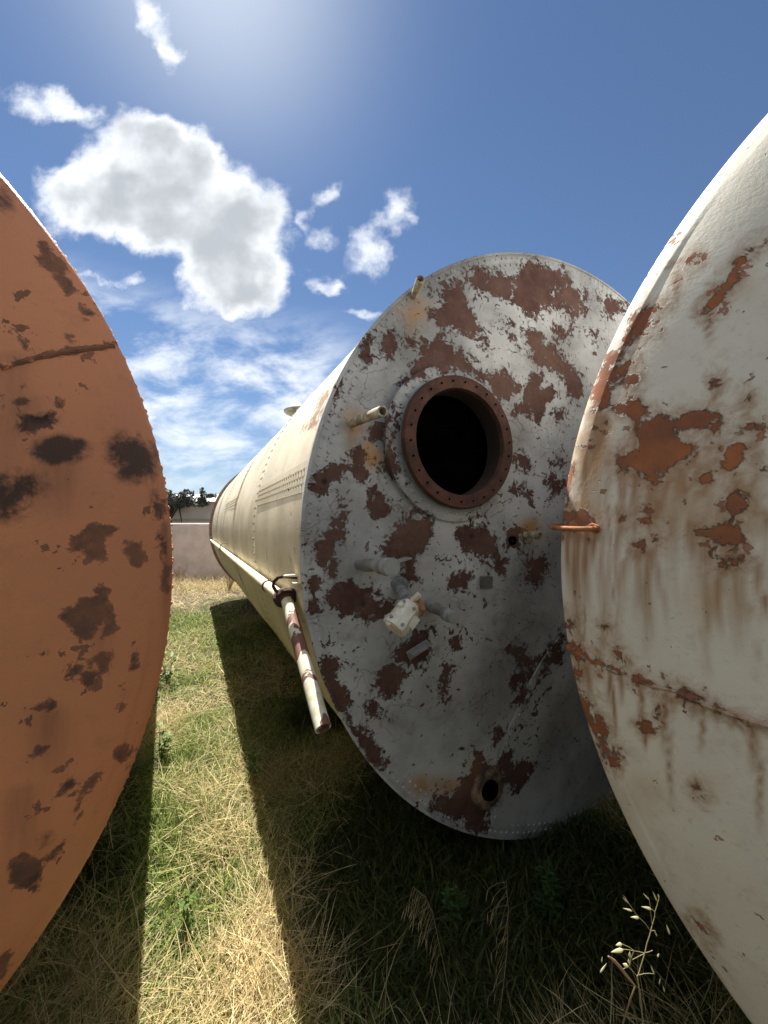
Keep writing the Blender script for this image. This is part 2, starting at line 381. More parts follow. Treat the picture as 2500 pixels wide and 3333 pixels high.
def merge(target, *others):
    for o in others:
        bpy.ops.object.select_all(action='DESELECT'); o.select_set(True); target.select_set(True); bpy.context.view_layer.objects.active = target
        bpy.ops.object.join()
    return target
# ------------------------------------------------------------------ tanks
def shell_mesh(fr, y0, y1, step, seams=(), na=240, lap=.006, parent=None, name='shell', mat=None):
    ys = sorted(set([y0, y1] + list(np.arange(y0, y1, step)) + [s + d for s in seams for d in (-.004, .004)]))
    V = []; ny = len(ys)
    for i, y in enumerate(ys):
        k = sum(1 for s in seams if y > s); r = fr.R - .012 - lap * (k % 2)
        for j in range(na):
            t = 2 * math.pi * j / na; rr = r * (1 + .0012 * math.sin(3 * t + y * 1.3) + .0008 * math.sin(7 * t - y * 2))
            V.append((rr * math.cos(t), y, fr.zc + rr * math.sin(t)))
    Fc = [(i * na + j, i * na + (j + 1) % na, (i + 1) * na + (j + 1) % na, (i + 1) * na + j) for i in range(ny - 1) for j in range(na)]
    o = obj(name, V, Fc, mat, parent, True); return o, np.array(V)
def head_mesh(fr, name, mat, parent, nr=110, na=460, hole=None):
    rs = fr.R * np.concatenate([[0.002], np.linspace(.01, .9, nr)[0:], np.linspace(.905, 1, 26)])
    t = np.linspace(0, 2 * np.pi, na, endpoint=False)
    V = np.stack([np.outer(rs, np.cos(t)), -bulge(fr, np.repeat(rs[:, None], na, 1)), fr.zc + np.outer(rs, np.sin(t))], -1).reshape(-1, 3)
    # gentle dents
    d = .006 * np.sin(V[:, 0] * 4.1 + 1) * np.sin(V[:, 2] * 3.3 + .5) + .003 * np.sin(V[:, 0] * 9 - V[:, 2] * 7)
    V[:, 1] += d * (np.hypot(V[:, 0], V[:, 2] - fr.zc) < fr.R * .97)
    Fc = []
    for i in range(len(rs) - 1):
        for j in range(na):
            a = i * na + j; bq = i * na + (j + 1) % na; c = (i + 1) * na + (j + 1) % na; dd = (i + 1) * na + j
            if hole is not None:
                cx = (V[a] + V[c]) / 2
                if math.hypot(cx[0] - hole[0], cx[2] - hole[1]) < hole[2]: continue
            Fc.append((a, dd, c, bq))
    o = obj(name, V, Fc, mat, parent, True); return o, V
def bake(o, fr, V, polys=(), lines=(), ochre=(), st=(), dark=(), extra=None):
    px, py = project(fr.world(V))
    sdf = polysdf(px, py, polys) if len(polys) else np.full(px.shape, -400.0)
    if lines: sdf = np.maximum(sdf, linesdf(px, py, lines))
    off = px < -5000
    sdf = np.where(off, -60, np.maximum(sdf, -120))
    fattr(o, 'peel', sdf); fattr(o, 'ochre', np.where(off, 0, gauss(px, py, ochre)))
    s = np.where(off, 0, streaks(px, py, st)); fattr(o, 'streak', s); fattr(o, 'dark', np.where(off, 0, gauss(px, py, dark)))

# ================= middle tank
tm = thing('storage_tank', 'grey and cream riveted tank with peeling flat end and open round manhole', 'storage tank', tuple(FM.o), -FM.yaw, 'old horizontal storage tanks in the grass')
SEAMS = [1.28, 2.74, 4.2, 5.66, 7.0]; LEN = 7.45
sh, V = shell_mesh(FM, .012, LEN, .08, SEAMS, 300, .007, tm, 'shell', M_cream)
px, py = project(FM.world(V)); 
z = V[:, 2]; ang = np.degrees(np.arctan2(z - FM.zc, -V[:, 0]))
nz = np.array([mnoise.noise((a * .10, y * 5.0, 3.1)) for a, y in zip(ang, V[:, 1])])
nz2 = np.array([mnoise.noise((a * .03, y * 1.4, 7.1)) for a, y in zip(ang, V[:, 1])])
seamd = np.min([np.abs(V[:, 1] - s) for s in SEAMS], axis=0)
fattr(sh, 'streak', np.clip(.02 + nz * .9 + nz2 * .5 + .3 * np.exp(-seamd / .05) + .25 * np.exp(-np.abs(ang - 9) / 7) * (ang < 12), 0, .75))
pl = T2([[(115, 705), (185, 680), (175, 720), (130, 730)], [(70, 850), (110, 790), (145, 740), (130, 800), (95, 850), (75, 870)]])
fattr(sh, 'peel', np.maximum(polysdf(px, py, pl, -60), -60)); fattr(sh, 'ochre', .35 * np.exp(-np.abs(V[:, 1]) / .10) + .06 * np.clip(nz2, 0, 1)); fattr(sh, 'dark', V[:, 0] * 0)
FLC = hit(FM, 1490, 1440)      # manhole axis on the head
MH = (FLC[0], FLC[2])
ND = .032                       # neck length
# centre from flange face
_f = hit(FM, 1495, 1441, ND); MH = (_f[0], _f[2]); MHY = -float(bulge(FM, math.hypot(MH[0], MH[1] - FM.zc)))
hd, V = head_mesh(FM, 'end_plate', M_mid, tm, hole=(MH[0], MH[1], .232))
P2 = T2([[(810, 150), (870, 95), (930, 140), (980, 125), (1040, 150), (1060, 170), (1030, 250), (960, 250), (890, 210), (820, 180)],
 [(1080, 95), (1130, 85), (1200, 95), (1270, 130), (1300, 170), (1260, 190), (1230, 230), (1200, 290), (1170, 335), (1110, 330), (1060, 290), (1030, 260), (1040, 170)],
 [(1290, 190), (1350, 210), (1390, 300), (1350, 320), (1320, 380), (1280, 300), (1230, 260), (1240, 210)],
 [(690, 210), (740, 165), (800, 170), (820, 230), (850, 310), (880, 350), (890, 400), (860, 425), (800, 400), (740, 395), (690, 370), (670, 300), (700, 250)],
 [(625, 450), (700, 415), (740, 470), (790, 480), (830, 520), (855, 550), (830, 600), (760, 590), (720, 600), (680, 570), (660, 520), (615, 500)],
 [(830, 560), (880, 600), (960, 630), (1000, 595), (1040, 620), (1060, 670), (1030, 740), (990, 740), (900, 640)],
 [(1110, 410), (1170, 410), (1200, 490), (1270, 510), (1310, 560), (1350, 620), (1370, 700), (1350, 740), (1310, 700), (1300, 620), (1240, 590), (1200, 560), (1150, 550), (1120, 500)],
 [(1130, 610), (1170, 600), (1180, 660), (1230, 660), (1240, 700), (1210, 760), (1280, 780), (1280, 820), (1200, 800), (1180, 835), (1130, 820), (1110, 780), (1040, 790), (1030, 740), (1100, 740), (1100, 680)],
 [(1000, 360), (1040, 370), (1075, 420), (1070, 475), (1040, 460), (1005, 400)], [(880, 430), (915, 425), (930, 465), (900, 490), (880, 470)],
 [(1230, 390), (1260, 385), (1300, 420), (1290, 450), (1250, 440)], [(1450, 240), (1520, 260), (1560, 300), (1530, 320), (1470, 310)],
 [(430, 420), (470, 405), (500, 440), (480, 520), (450, 535), (420, 480)], [(340, 430), (380, 400), (390, 450), (370, 500), (410, 520), (400, 560), (350, 560), (330, 530)],
 [(540, 430), (575, 420), (575, 470), (545, 470)], [(560, 560), (620, 540), (620, 600), (580, 640), (535, 620)],
 [(440, 830), (500, 770), (520, 800), (510, 900), (500, 1000), (520, 1060), (540, 1120), (490, 1110), (430, 1060), (450, 900)], [(360, 840), (440, 830), (430, 900), (380, 910)],
 [(290, 980), (320, 950), (330, 1000), (340, 1060), (370, 1080), (340, 1100), (300, 1080)], [(110, 1100), (160, 1040), (250, 1000), (280, 1030), (230, 1090), (180, 1110), (160, 1170), (110, 1165)],
 [(220, 1170), (290, 1200), (270, 1290), (230, 1330), (200, 1400), (150, 1440), (100, 1440), (110, 1390), (170, 1360), (200, 1280)],
 [(355, 1200), (400, 1145), (460, 1180), (450, 1230), (410, 1270), (370, 1240)], [(1185, 1100), (1240, 1080), (1280, 1100), (1260, 1170), (1220, 1170)],
 [(1090, 1160), (1130, 1150), (1120, 1190), (1090, 1190)], [(760, 1310), (830, 1330), (900, 1330), (960, 1370), (970, 1440), (900, 1440), (800, 1430)],
 [(1040, 1140), (1060, 1110), (1090, 1140), (1050, 1160)], [(1060, 980), (1105, 1000), (1100, 1030), (1060, 1045)], [(1240, 1030), (1270, 1030), (1270, 1060), (1245, 1060)], [(1410, 400), (1440, 400), (1430, 445)]])
P3 = T3([[(240, 60), (345, 0), (330, 90), (290, 160), (250, 210), (210, 300), (170, 330), (120, 280), (130, 220), (200, 180)], [(90, 380), (170, 400), (160, 480), (150, 570), (110, 590), (90, 500)],
 [(640, 50), (800, 30), (810, 90), (770, 230), (720, 280), (680, 370), (620, 400), (560, 340), (640, 300), (560, 300), (470, 230), (540, 180)],
 [(220, 470), (300, 430), (420, 440), (490, 480), (490, 560), (580, 570), (560, 610), (480, 620), (430, 670), (380, 640), (300, 600), (260, 570), (215, 520)],
 [(940, 120), (1010, 130), (1090, 120), (1170, 180), (1170, 230), (1220, 290), (1190, 350), (1130, 300), (1080, 310), (1050, 260), (960, 210)],
 [(1200, 130), (1260, 90), (1300, 130), (1310, 220), (1280, 260), (1210, 240)], [(1320, 400), (1360, 330), (1400, 310), (1440, 370), (1400, 420), (1360, 450)],
 [(920, 410), (980, 370), (1000, 400), (970, 480), (940, 460)], [(860, 280), (890, 260), (890, 310), (860, 320)],
 [(640, 780), (700, 720), (800, 650), (770, 740), (790, 850), (720, 910), (650, 870), (580, 890), (590, 840)], [(490, 960), (540, 930), (620, 930), (650, 950), (600, 1010), (590, 1080), (520, 1080), (490, 1030)],
 [(430, 1070), (470, 1090), (510, 1160), (460, 1180), (430, 1130)], [(170, 840), (250, 860), (280, 930), (240, 960), (300, 1050), (320, 1120), (280, 1160), (230, 1060), (170, 950)],
 [(320, 1200), (400, 1280), (500, 1380), (560, 1500), (500, 1500), (400, 1400)], [(1260, 800), (1340, 790), (1345, 870), (1300, 890), (1270, 850)],
 [(1230, 970), (1350, 930), (1320, 980), (1260, 1030)], [(1290, 1070), (1330, 1060), (1300, 1140), (1260, 1130)], [(1130, 1210), (1180, 1240), (1190, 1300), (1150, 1340), (1130, 1280)],
 [(1010, 1480), (1040, 1380), (1080, 1430), (1140, 1480), (1130, 1560), (1140, 1700), (1100, 1850), (980, 1800), (800, 1720), (820, 1640), (940, 1640), (960, 1560)],
 [(1480, 780), (1540, 700), (1540, 860), (1440, 900)], [(1180, 1450), (1240, 1400), (1260, 1480), (1330, 1440), (1430, 1460), (1350, 1530), (1250, 1600), (1180, 1600)],
 [(840, 920), (890, 920), (870, 950)], [(830, 980), (850, 980), (840, 1030), (820, 1030)], [(930, 720), (960, 770), (940, 820), (910, 800)],
 [(190, 330), (240, 320), (230, 390), (195, 380)], [(560, 1150), (600, 1180), (580, 1220)]])
L3 = [([(950 + x / 1.7463, 1650 + y / 1.7463) for x, y in p], wd) for p, wd in
      [([(1535, 720), (1430, 860), (1360, 990)], 16), ([(740, 400), (600, 430)], 5), ([(880, 1120), (860, 1000)], 6)]]
L3 += [([(950 + x / 1.4426, 800 + y / 1.4426) for x, y in p], wd) for p, wd in [([(250, 600), (200, 690), (185, 760)], 5), ([(620, 545), (590, 590), (530, 640)], 8), ([(410, 1010), (400, 1150)], 6), ([(590, 660), (520, 700), (500, 760)], 8)]]
bake(hd, FM, V, P2 + P3, L3,
     ochre=[(1150, 1375, 38, 42, 1), (1345, 1010, 48, 36, .9), (1212, 1495, 36, 34, 1), (1200, 1460, 18, 20, .9), (1722, 1722, 42, 34, 1), (1390, 2560, 75, 34, .8), (1470, 2560, 70, 30, .8), (1548, 2500, 22, 46, .8), (1600, 2530, 14, 45, .6), (1215, 1862, 30, 12, .4)],
     st=[(1150, 1400, 1520, 20, .5), (1345, 1020, 1160, 18, .4)],
     dark=[(1666, 1759, 20, 24, 1), (1056, 1565, 12, 18, .9), (1536, 1745, 10, 10, .9), (1181, 1960, 16, 20, .95), (1396, 960, 9, 10, .8), (1415, 1140, 7, 7, .8), (1480, 1158, 7, 7, .8), (1395, 1040, 8, 9, .8), (1600, 2535, 42, 60, .5), (1270, 1783, 16, 8, .8), (1370, 1735, 5, 4, .8), (1275, 2225, 8, 8, .7)])
# rim ring with rivet rows (the turned edge of the end plate)
def rim_band(fr, parent, mat, rows=((.030, .0), (.062, .0)), sp=.036, rr=.0062, flat=.075, name='rim_band'):
    mb = MB(); c = (0, 0, fr.zc)
    mb.lathe(c, (0, -1, 0), [(fr.R - .012, -.02), (fr.R, -.018), (fr.R + .001, .004), (fr.R - .004, .007), (fr.R - .012, .007)], 300)
    for (dr, dy) in rows:
        n = int(2 * math.pi * (fr.R - dr) / sp)
        for k in range(n):
            t = 2 * math.pi * (k + random.uniform(-.12, .12)) / n; r = fr.R - dr
            mb.dome((r * math.cos(t), -float(bulge(fr, r)) - .0005, fr.zc + r * math.sin(t)), (0, -1, 0), rr * random.uniform(.85, 1.15))
    o = mb.build(name, mat, parent); return o
def plain(o, v=None, f=.0):
    n = len(o.data.vertices)
    for a in ('ochre', 'streak', 'dark'): fattr(o, a, np.zeros(n))
    fattr(o, 'peel', np.full(n, -60.0 if v is None else v))
rb = rim_band(FM, tm, M_mid)
vv = np.array([v.co[:] for v in rb.data.vertices]); bake(rb, FM, vv, P2 + P3)
# girth and longitudinal riveted seams on the shell
shell_bits = []
for i, s in enumerate(SEAMS):
    mb = MB(); sp = .05 if i < 3 else .08; r = FM.R - .010
    n = int(2 * math.pi * r / sp)
    for dy in ((-.024, .024) if i < 1 else (-.02,)):
        for k in range(n):
            t = 2 * math.pi * k / n
            mb.dome((r * math.cos(t), s + dy, FM.zc + r * math.sin(t)), (math.cos(t), 0, math.sin(t)), .0095, .0055, 6)
    k = mb.build('girth_rivets', M_cream, tm); plain(k, -60); shell_bits.append(k)
    fattrs = k.data.attributes['streak']; fattrs.data.foreach_set('value', np.full(len(k.data.vertices), .45, np.float32))
def longseam(y0, y1, a0, name):
    mb = MB()
    for row in (-.030, 0, .030):
        a = R_(180 - a0) + row / FM.R; r = FM.R - .011
        y = y0
        while y < y1:
            mb.dome((r * math.cos(a), y, FM.zc + r * math.sin(a)), (math.cos(a), 0, math.sin(a)), .010, .009, 6); y += .045
    mb2 = []
    a = R_(180 - a0); n = 7; r = FM.R - .008
    V = []; 
    for yy_ in (y0 - .02, y1 + .01):
        for q in range(n): t = a + (q / (n - 1) - .5) * .13 / FM.R; V.append((r * math.cos(t), yy_, FM.zc + r * math.sin(t)))
    mb.add(V, [(q, q + 1, n + q + 1, n + q) for q in range(n - 1)])
    o = mb.build(name, M_cream, tm); plain(o, -60); o.data.attributes['streak'].data.foreach_set('value', np.full(len(o.data.vertices), .4, np.float32)); return o
longseam(.04, 1.24, 10, 'lap_seam'); longseam(2.80, 4.14, 12, 'lap_seam')
merge(sh, *shell_bits)
# far end
mb = MB(); mb.lathe((0, LEN, FM.zc), (0, 1, 0), [(FM.R - .012, 0), (FM.R * .8, .10), (FM.R * .4, .18), (.01, .2)], 120)
o = mb.build('far_end', M_cream, tm); plain(o)
mb = MB(); mb.lathe((0, LEN, FM.zc), (0, 1, 0), [(FM.R - .012, -.03), (FM.R + .035, -.03), (FM.R + .035, .03), (FM.R - .012, .03)], 160)
o = mb.build('far_flange', simple('brown_flange_paint', (.30, .24, .20), .7), tm)
# manhole
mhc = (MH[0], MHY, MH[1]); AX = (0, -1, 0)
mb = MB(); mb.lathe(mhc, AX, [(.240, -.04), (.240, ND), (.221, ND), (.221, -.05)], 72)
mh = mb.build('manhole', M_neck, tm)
mb = MB(); mb.lathe(mhc, AX, [(.275, ND), (.275, ND + .020), (.272, ND + .024), (.223, ND + .024), (.221, ND + .020), (.221, ND)], 96, True)
for k in range(26):
    t = 2 * math.pi * (k + .3) / 26; p = (MH[0] + .250 * math.cos(t), MHY - ND - .0235, MH[1] + .250 * math.sin(t))
fl = mb.build('flange', M_rust, mh)
mb = MB(); mbh = MB()
for k in range(26):
    t = 2 * math.pi * (k + .3) / 26; p = (MH[0] + .249 * math.cos(t), MHY - ND - .0262, MH[1] + .249 * math.sin(t))
    mbh.lathe(p, AX, [(.0001, .0024), (.0048, .0024)], 10)
merge(fl, mbh.build('bolt_holes', M_dark, mh))
mb = MB(); mb.lathe((MH[0], MHY, MH[1]), AX, [(.33, -.01), (.33, .010), (.325, .013), (.238, .013)], 96)
for k in range(40):
    t = 2 * math.pi * k / 40; mb.dome((MH[0] + .298 * math.cos(t), MHY - .0135, MH[1] + .298 * math.sin(t)), AX, .008)
o = mb.build('reinforcing_pad', M_mid, mh)
vv = np.array([v.co[:] for v in o.data.vertices]); bake(o, FM, vv, P2 + P3)
mb = MB(); mb.lathe((MH[0], MHY - ND, MH[1]), AX, [(.234, -.004), (.279, -.004), (.279, .0)], 96); mb.build('flange_edge', M_oldgrey, mh)
# black inner skin added so the inside reads as deep shade
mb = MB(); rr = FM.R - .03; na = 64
mb.lathe((0, 0, FM.zc), (0, 1, 0), [(.26, -.0), (.30, .06), (rr, .12), (rr, LEN - .3), (.01, LEN - .2)], na); mb.build('shade_lining', M_dark, tm)

# small pipe stubs on the end plate
def nearest_len(base, tip, lo=.03, hi=.5):
    B = hit(FM, *base); best = None
    for l in np.linspace(lo, hi, 60):
        T = hit(FM, *tip, l); d = math.hypot(T[0] - B[0], T[2] - B[2]) / l
        if best is None or d < best[0]: best = (d, l, T)
    return B, best[2], best[1]
def stub(name, base, tip, prof, mat, n=18, lmin=.03, hollow=True, tilt=1.0):
    """prof: [(t 0..1, radius)] from base to tip"""
    B, T, l = nearest_len(base, tip, lmin); B = Vector(B) + Vector((0, .02, 0)); T = Vector(T)
    mb = MB(); mb.tube([B.lerp(T, t) for t, r in prof], [r for t, r in prof], n, caps=not hollow)
    d = (T - B).normalized()
    if hollow:
        r = prof[-1][1]; mb.lathe(T, d, [(r, 0), (r * .72, .0008), (r * .70, -.03), (.0003, -.031)], n)
    return mb.build(name, mat, tm), B, T
stub('vent_stub', (1352, 968), (1369, 908), [(0, .016), (.65, .016), (.66, .017), (1, .017)], M_stub, lmin=.05)[0]
s1, B, T = stub('pipe_stub', (1144, 1376), (1246, 1338), [(0, .017), (.75, .017), (.76, .0185), (1, .0185)], M_stub)
stub('pipe_stub', (1710, 1740), (1760, 1743), [(0, .015), (.6, .015), (.61, .018), (1, .018)], M_stub)
mb = MB(); B = hit(FM, 1666, 1759); mb.lathe(B, AX, [(.018, -.01), (.018, .012), (.013, .012), (.013, -.01), (.0005, -.011)], 20); mb.build('broken_socket', M_dark, tm)
# gauge cock fitting (upper left of valve)
o, B, T = stub('gauge_cock', (1168, 1838), (1276, 1846), [(0, .021), (.3, .021), (.31, .025), (.42, .025), (.43, .019), (.7, .019), (.71, .027), (.78, .027), (.79, .022), (.86, .022), (.87, .030), (1, .030)], M_oldgrey, 20, .08, hollow=False)
o2, B, T = stub('gauge_cock', (1392, 1966), (1480, 2012), [(0, .020), (.25, .020), (.26, .024), (.4, .024), (.41, .019), (.72, .019), (.73, .026), (.85, .026), (.86, .023), (1, .023)], M_oldgrey, 20, .08, hollow=False)
# angle brackets
def bracket(p0, p1, off, wid, name='angle_bracket'):
    a = Vector(hit(FM, *p0, off)); b = Vector(hit(FM, *p1, off)); mb = MB(); d = (b - a); L = d.length; d.normalize()
    q = d.to_track_quat('X', 'Z').to_matrix(); mid = (a + b) / 2
    mb.box(mid, (L, off + .012, .005), q); mb.box(mid + Vector((0, off * .6, -.018)), (L * .98, .005, .036), q)
    return mb.build(name, M_oldgrey, tm, False)
bracket((1285, 1830), (1330, 1815), .05, 0); bracket((1338, 2128), (1398, 2090), .045, 0)
# data plate
c0 = [hit(FM, x, y, .004) for x, y in ((1563, 1876), (1604, 1876), (1604, 1914), (1563, 1914))]; c1 = [p + np.array([0, .003, 0]) for p in c0]
mb = MB(); mb.add(c0 + c1, [(0, 3, 2, 1), (0, 1, 5, 4), (1, 2, 6, 5), (2, 3, 7, 6), (3, 0, 4, 7)])
for k in range(6):
    for q in range(5):
        s = .14 + q * .15; t = .12 + k * .15
        p = (1 - t) * ((1 - s) * c0[0] + s * c0[1]) + t * ((1 - s) * c0[3] + s * c0[2]); mb.box(p - np.array([0, .0008, 0]), (.0042 + .002 * ((k * q) % 2), .0016, .0022))
mb.build('data_plate', simple('tarnished_plate', (.16, .15, .13), .6), tm, False)
# valve
M_vr = simple('rust_stained_valve', (.50, .24, .10), .8, .3, 30, col2=(.16, .08, .05))
Bv, Tv, lv = nearest_len((1298, 1905), (1335, 1985), .1); Bv = Vector(Bv); Tv = Vector(Tv)
dv = (Tv - Bv).normalized(); vp = MB(); vp.tube([Bv - dv * .02, Bv.lerp(Tv, .5), Tv], [.022, .022, .022], 20); vp.v = []; vp.f = []
E1 = Vector(hit(FM, 1335, 1975, .17)); E2 = Vector(hit(FM, 1282, 2045, .19)); E0 = Vector(hit(FM, 1362, 1962, .13))
db = (E2 - E1).normalized(); dv = (E1 - Bv).normalized(); vp.tube([Bv - dv * .02, Bv.lerp(E1, .5), E1 - dv * .01], [.022, .022, .022], 20); vp.lathe(Bv, dv, [(.038, -.004), (.038, .006), (.03, .01), (.024, .012)], 24)
valve = vp.build('valve', M_blue, tm); mb = MB()
mb.tube([E1 - db * .012, E1, E1 + db * .02, E1 + db * .028, E2 - db * .035, E2 - db * .028, E2, E2 + db * .002], [.030, .041, .044, .041, .043, .047, .046, .040], 8)
mb.box((E1 + E2) / 2 + Vector((.018, -.012, -.006)), (.045, .045, .05), db.to_track_quat('X', 'Z').to_matrix())
body = mb.build('valve_body', M_valve, valve)
mb = MB(); mb.tube([E0 + Vector((0, .02, .004)), E1 + Vector((.006, -.004, .004))], [.022, .03], 6); mb.tube([E1, E1 + Vector((.045, .0, -.012))], [.026, .030], 8)
mb.build('packing_nut', M_vr, valve)
mb = MB(); sid = Vector((-.02, -.012, .03)); mb.tube([E1 + db * .03, E1 + db * .03 + sid * 1.3], [.012, .011], 6); mb.tube([E2 - db * .012, E2 - db * .012 + Vector((-.03, -.01, .02))], [.016, .014], 6); mb.tube([E1 + Vector((.01, 0, .02)), E1 + Vector((.03, -.015, .045))], [.013, .012], 6)
mb.build('lug', M_valve, valve)
mb = MB()
for f, rr in ((.12, .026), (.18, .0255), (.55, .0262), (.62, .0255), (.68, .0262)):
    c = Bv.lerp(E1, f); mb.lathe(c, dv, [(.021, -.004), (rr, -.003), (rr, .003), (.021, .004)], 20)
qd = db.to_track_quat('Z', 'Y')
for e, rad in ((E1 + db * .01, .040), (E2 - db * .016, .044)):
    for k in range(6):
        t = k * math.pi / 3 + .3; q = qd @ Vector((math.cos(t), math.sin(t), 0)); mb.tube([e + q * rad * .8, e + q * (rad + .007)], .006, 6)
merge(valve, mb.build('bolted_collar', M_oldgrey, valve))
# drain nozzle at bottom
nb = hit(FM, 1582, 2560); mb = MB(); mb.lathe(nb, AX, [(.085, -.01), (.085, .018), (.078, .024), (.045, .026)], 32); nz_ = mb.build('drain_nozzle', simple('ochre_stained_steel', (.30, .20, .11), .9, .3, 20, col2=(.05, .035, .03)), tm)
mb = MB(); mb.lathe(nb, AX, [(.040, 0), (.040, .035), (.032, .035), (.032, .012), (.0005, .010)], 28); mb.build('nozzle_mouth', M_dark, nz_)
# riveted lap seam across the lower right of the end plate
sp_ = [(1830, 2062), (1769, 2142), (1728, 2215), (1694, 2297), (1662, 2360), (1637, 2423), (1618, 2480), (1603, 2537), (1599, 2610), (1597, 2690)]
sp_ = [(1900, 1975)] + sp_
pts = [hit(FM, x, y, .004) for x, y in sp_]; dense = []
for i in range(len(pts) - 1):
    for k in range(6): dense.append(pts[i] + (pts[i + 1] - pts[i]) * k / 6)
mb = MB(); V = []
for p in dense: V += [p + np.array([-.008, 0, 0]), p + np.array([0, -.004, 0]), p + np.array([.045, -.001, 0]), p + np.array([.048, .006, 0])]
mb.add(V, [(i * 4 + k, i * 4 + k + 1, i * 4 + k + 5, i * 4 + k + 4) for i in range(len(dense) - 1) for k in range(3)])
acc = 0
for i in range(1, len(dense)):
    acc += float(np.linalg.norm(dense[i] - dense[i - 1]))
    if acc > .035: mb.dome(dense[i] + np.array([.022, -.003, 0]), AX, .008); acc = 0
o = mb.build('end_plate_seam', M_mid, tm); vv = np.array([v.co[:] for v in o.data.vertices]); bake(o, FM, vv, P2 + P3)
# roof hatch seen over the crown, and a bent lug by the near edge
def top_pt(x, y, yl):   # local point with local y = yl on that pixel's ray
    d = ray(x, y); c = np.array([0, 0, H0]); t = (yl - float(FM.local(c)[1])) / float(d @ FM.a); return FM.local(c + d * t)
hp = top_pt(835, 1480, 3.1); ht = math.atan2(hp[2] - FM.zc, hp[0]); nrm = Vector((math.cos(ht), 0, math.sin(ht)))
hb = Vector((0, 3.1, FM.zc)) + nrm * (FM.R - .02)
hb = Vector((-.62, 3.25, FM.zc + math.sqrt(FM.R ** 2 - .62 ** 2) - .03))
mb = MB(); mb.lathe(hb, (0, 0, 1), [(.13, -.08), (.13, .10), (.22, .125), (.23, .145), (.02, .165), (.001, .166)], 32); mb.build('roof_hatch', M_oldgrey, tm)
# side pipe along the left flank + drop pipe in front
LX = -math.sqrt(FM.R ** 2 - (1.21 - FM.zc) ** 2) - .028
sx, sz, pr = LX, 1.215, .0245
mb = MB(); mb.tube([(sx, .245, sz), (sx, LEN - .2, sz)], pr, 18); sp = mb.build('side_pipe', M_cpipe, tm)
for yc in (.62, 4.0, 6.4):
    mb = MB(); mb.lathe((sx, yc, sz), (0, 1, 0), [(pr + .001, -.008), (pr + .005, -.006), (pr + .005, .006), (pr + .001, .008)], 20); mb.build('pipe_band', M_rust, sp)
def hook(y):
    mb = MB(); p = []
    x0 = -math.sqrt(FM.R ** 2 - (sz + .085 - FM.zc) ** 2) + .01
    p.append((x0 + .01, y, sz + .095)); p.append((x0 - .01, y, sz + .095)); 
    cx = sx + .0; 
    for k in range(10):
        t = R_(80 + k * 20); p.append((sx + .01 + .055 * math.cos(t), y, sz + .04 + .055 * math.sin(t)))
    mb.tube(p, .0055, 8); return mb.build('pipe_hook', M_oldgrey, tm)
hook(3.6); hook(6.6)
def lp(x, y, yl): return Vector(top_pt(x, y, yl))
hy = .20
mb = MB(); pth = [lp(x, y, l) for x, y, l in ((978, 1880, .13), (955, 1879, .14), (925, 1876, .16), (905, 1880, .18), (892, 1893, .2), (889, 1908, .2), (897, 1922, .2), (908, 1930, .2))]
mb.tube(pth, .007, 10); mb.build('pipe_hook', M_rust, tm)
mb = MB(); a, b_ = lp(925, 1875, .15), lp(975, 1872, .12); mb.box((a + b_) / 2, ((b_ - a).length, .03, .008), (b_ - a).normalized().to_track_quat('X', 'Z').to_matrix()); a = lp(972, 1897, .10); mb.box(a, (.05, .04, .006)); mb.build('bracket_tab', M_cpipe, tm, False)
e0 = Vector((sx, .26, sz)); e1 = lp(932, 1945, .20); e2 = lp(1052, 2372, -.27)
dd = (e2 - e1).normalized()
mb = MB(); mb.tube([e0 + Vector((0, .03, 0)), e0, e0.lerp(e1, .6) + Vector((0, -.01, .004)), e1, e1 + dd * .02], [.036, .040, .042, .038, .030], 18)
mb.lathe(e1, dd, [(.02, -.01), (.045, -.008), (.045, .006), (.02, .008)], 20)
for k in range(6):
    t = k * math.pi / 3; q = dd.to_track_quat('Z', 'Y'); mb.dome(e1 + q @ Vector((.040 * math.cos(t), .040 * math.sin(t), .0)), q @ Vector((math.cos(t), math.sin(t), .6)), .008, .012)
dp0 = mb.build('pipe_union', M_rust, tm)
mb = MB(); n = 30; mb.tube([e1.lerp(e2, t / n) for t in range(n + 1)], [.0245] * (n + 1), 22, caps=False)
mb.lathe(e2, dd, [(.0245, 0), (.0205, .0005), (.0205, -.20), (.001, -.201)], 22); mb.build('drop_pipe', M_pipe, tm)

# ================= left orange tank
tl = thing('storage_tank', 'faded orange tank with dark burnt patches on its domed end', 'storage tank', tuple(FL.o), -FL.yaw, 'old horizontal storage tanks in the grass')
hd, V = head_mesh(FL, 'domed_end', M_or, tl)
PL = T4([[(80, 1190), (130, 1185), (130, 1215), (90, 1215)], [(50, 1270), (100, 1230), (155, 1260), (150, 1300), (100, 1310)], [(240, 1235), (300, 1230), (330, 1270), (330, 1310), (290, 1320), (270, 1270)],
 [(60, 1370), (120, 1350), (220, 1360), (270, 1310), (290, 1350), (240, 1400), (160, 1430), (100, 1410)], [(0, 1260), (30, 1270), (20, 1320), (0, 1350)],
 [(450, 1910), (500, 1900), (590, 1930), (540, 1980), (560, 2060), (560, 2100), (500, 2090), (440, 2090), (480, 2020), (430, 2060), (330, 2030), (350, 1990), (430, 1970)],
 [(630, 2010), (720, 2000), (735, 2050), (720, 2130), (690, 2110), (640, 2060)], [(800, 1780), (840, 1800), (820, 1880), (795, 1860)], [(820, 1980), (850, 1980), (850, 2060), (825, 2060)], [(835, 2120), (870, 2120), (865, 2200), (840, 2200)], [(190, 430), (230, 450), (300, 560), (390, 700), (360, 720), (270, 600), (200, 540)], [(420, 790), (480, 800), (500, 850), (440, 850)]])
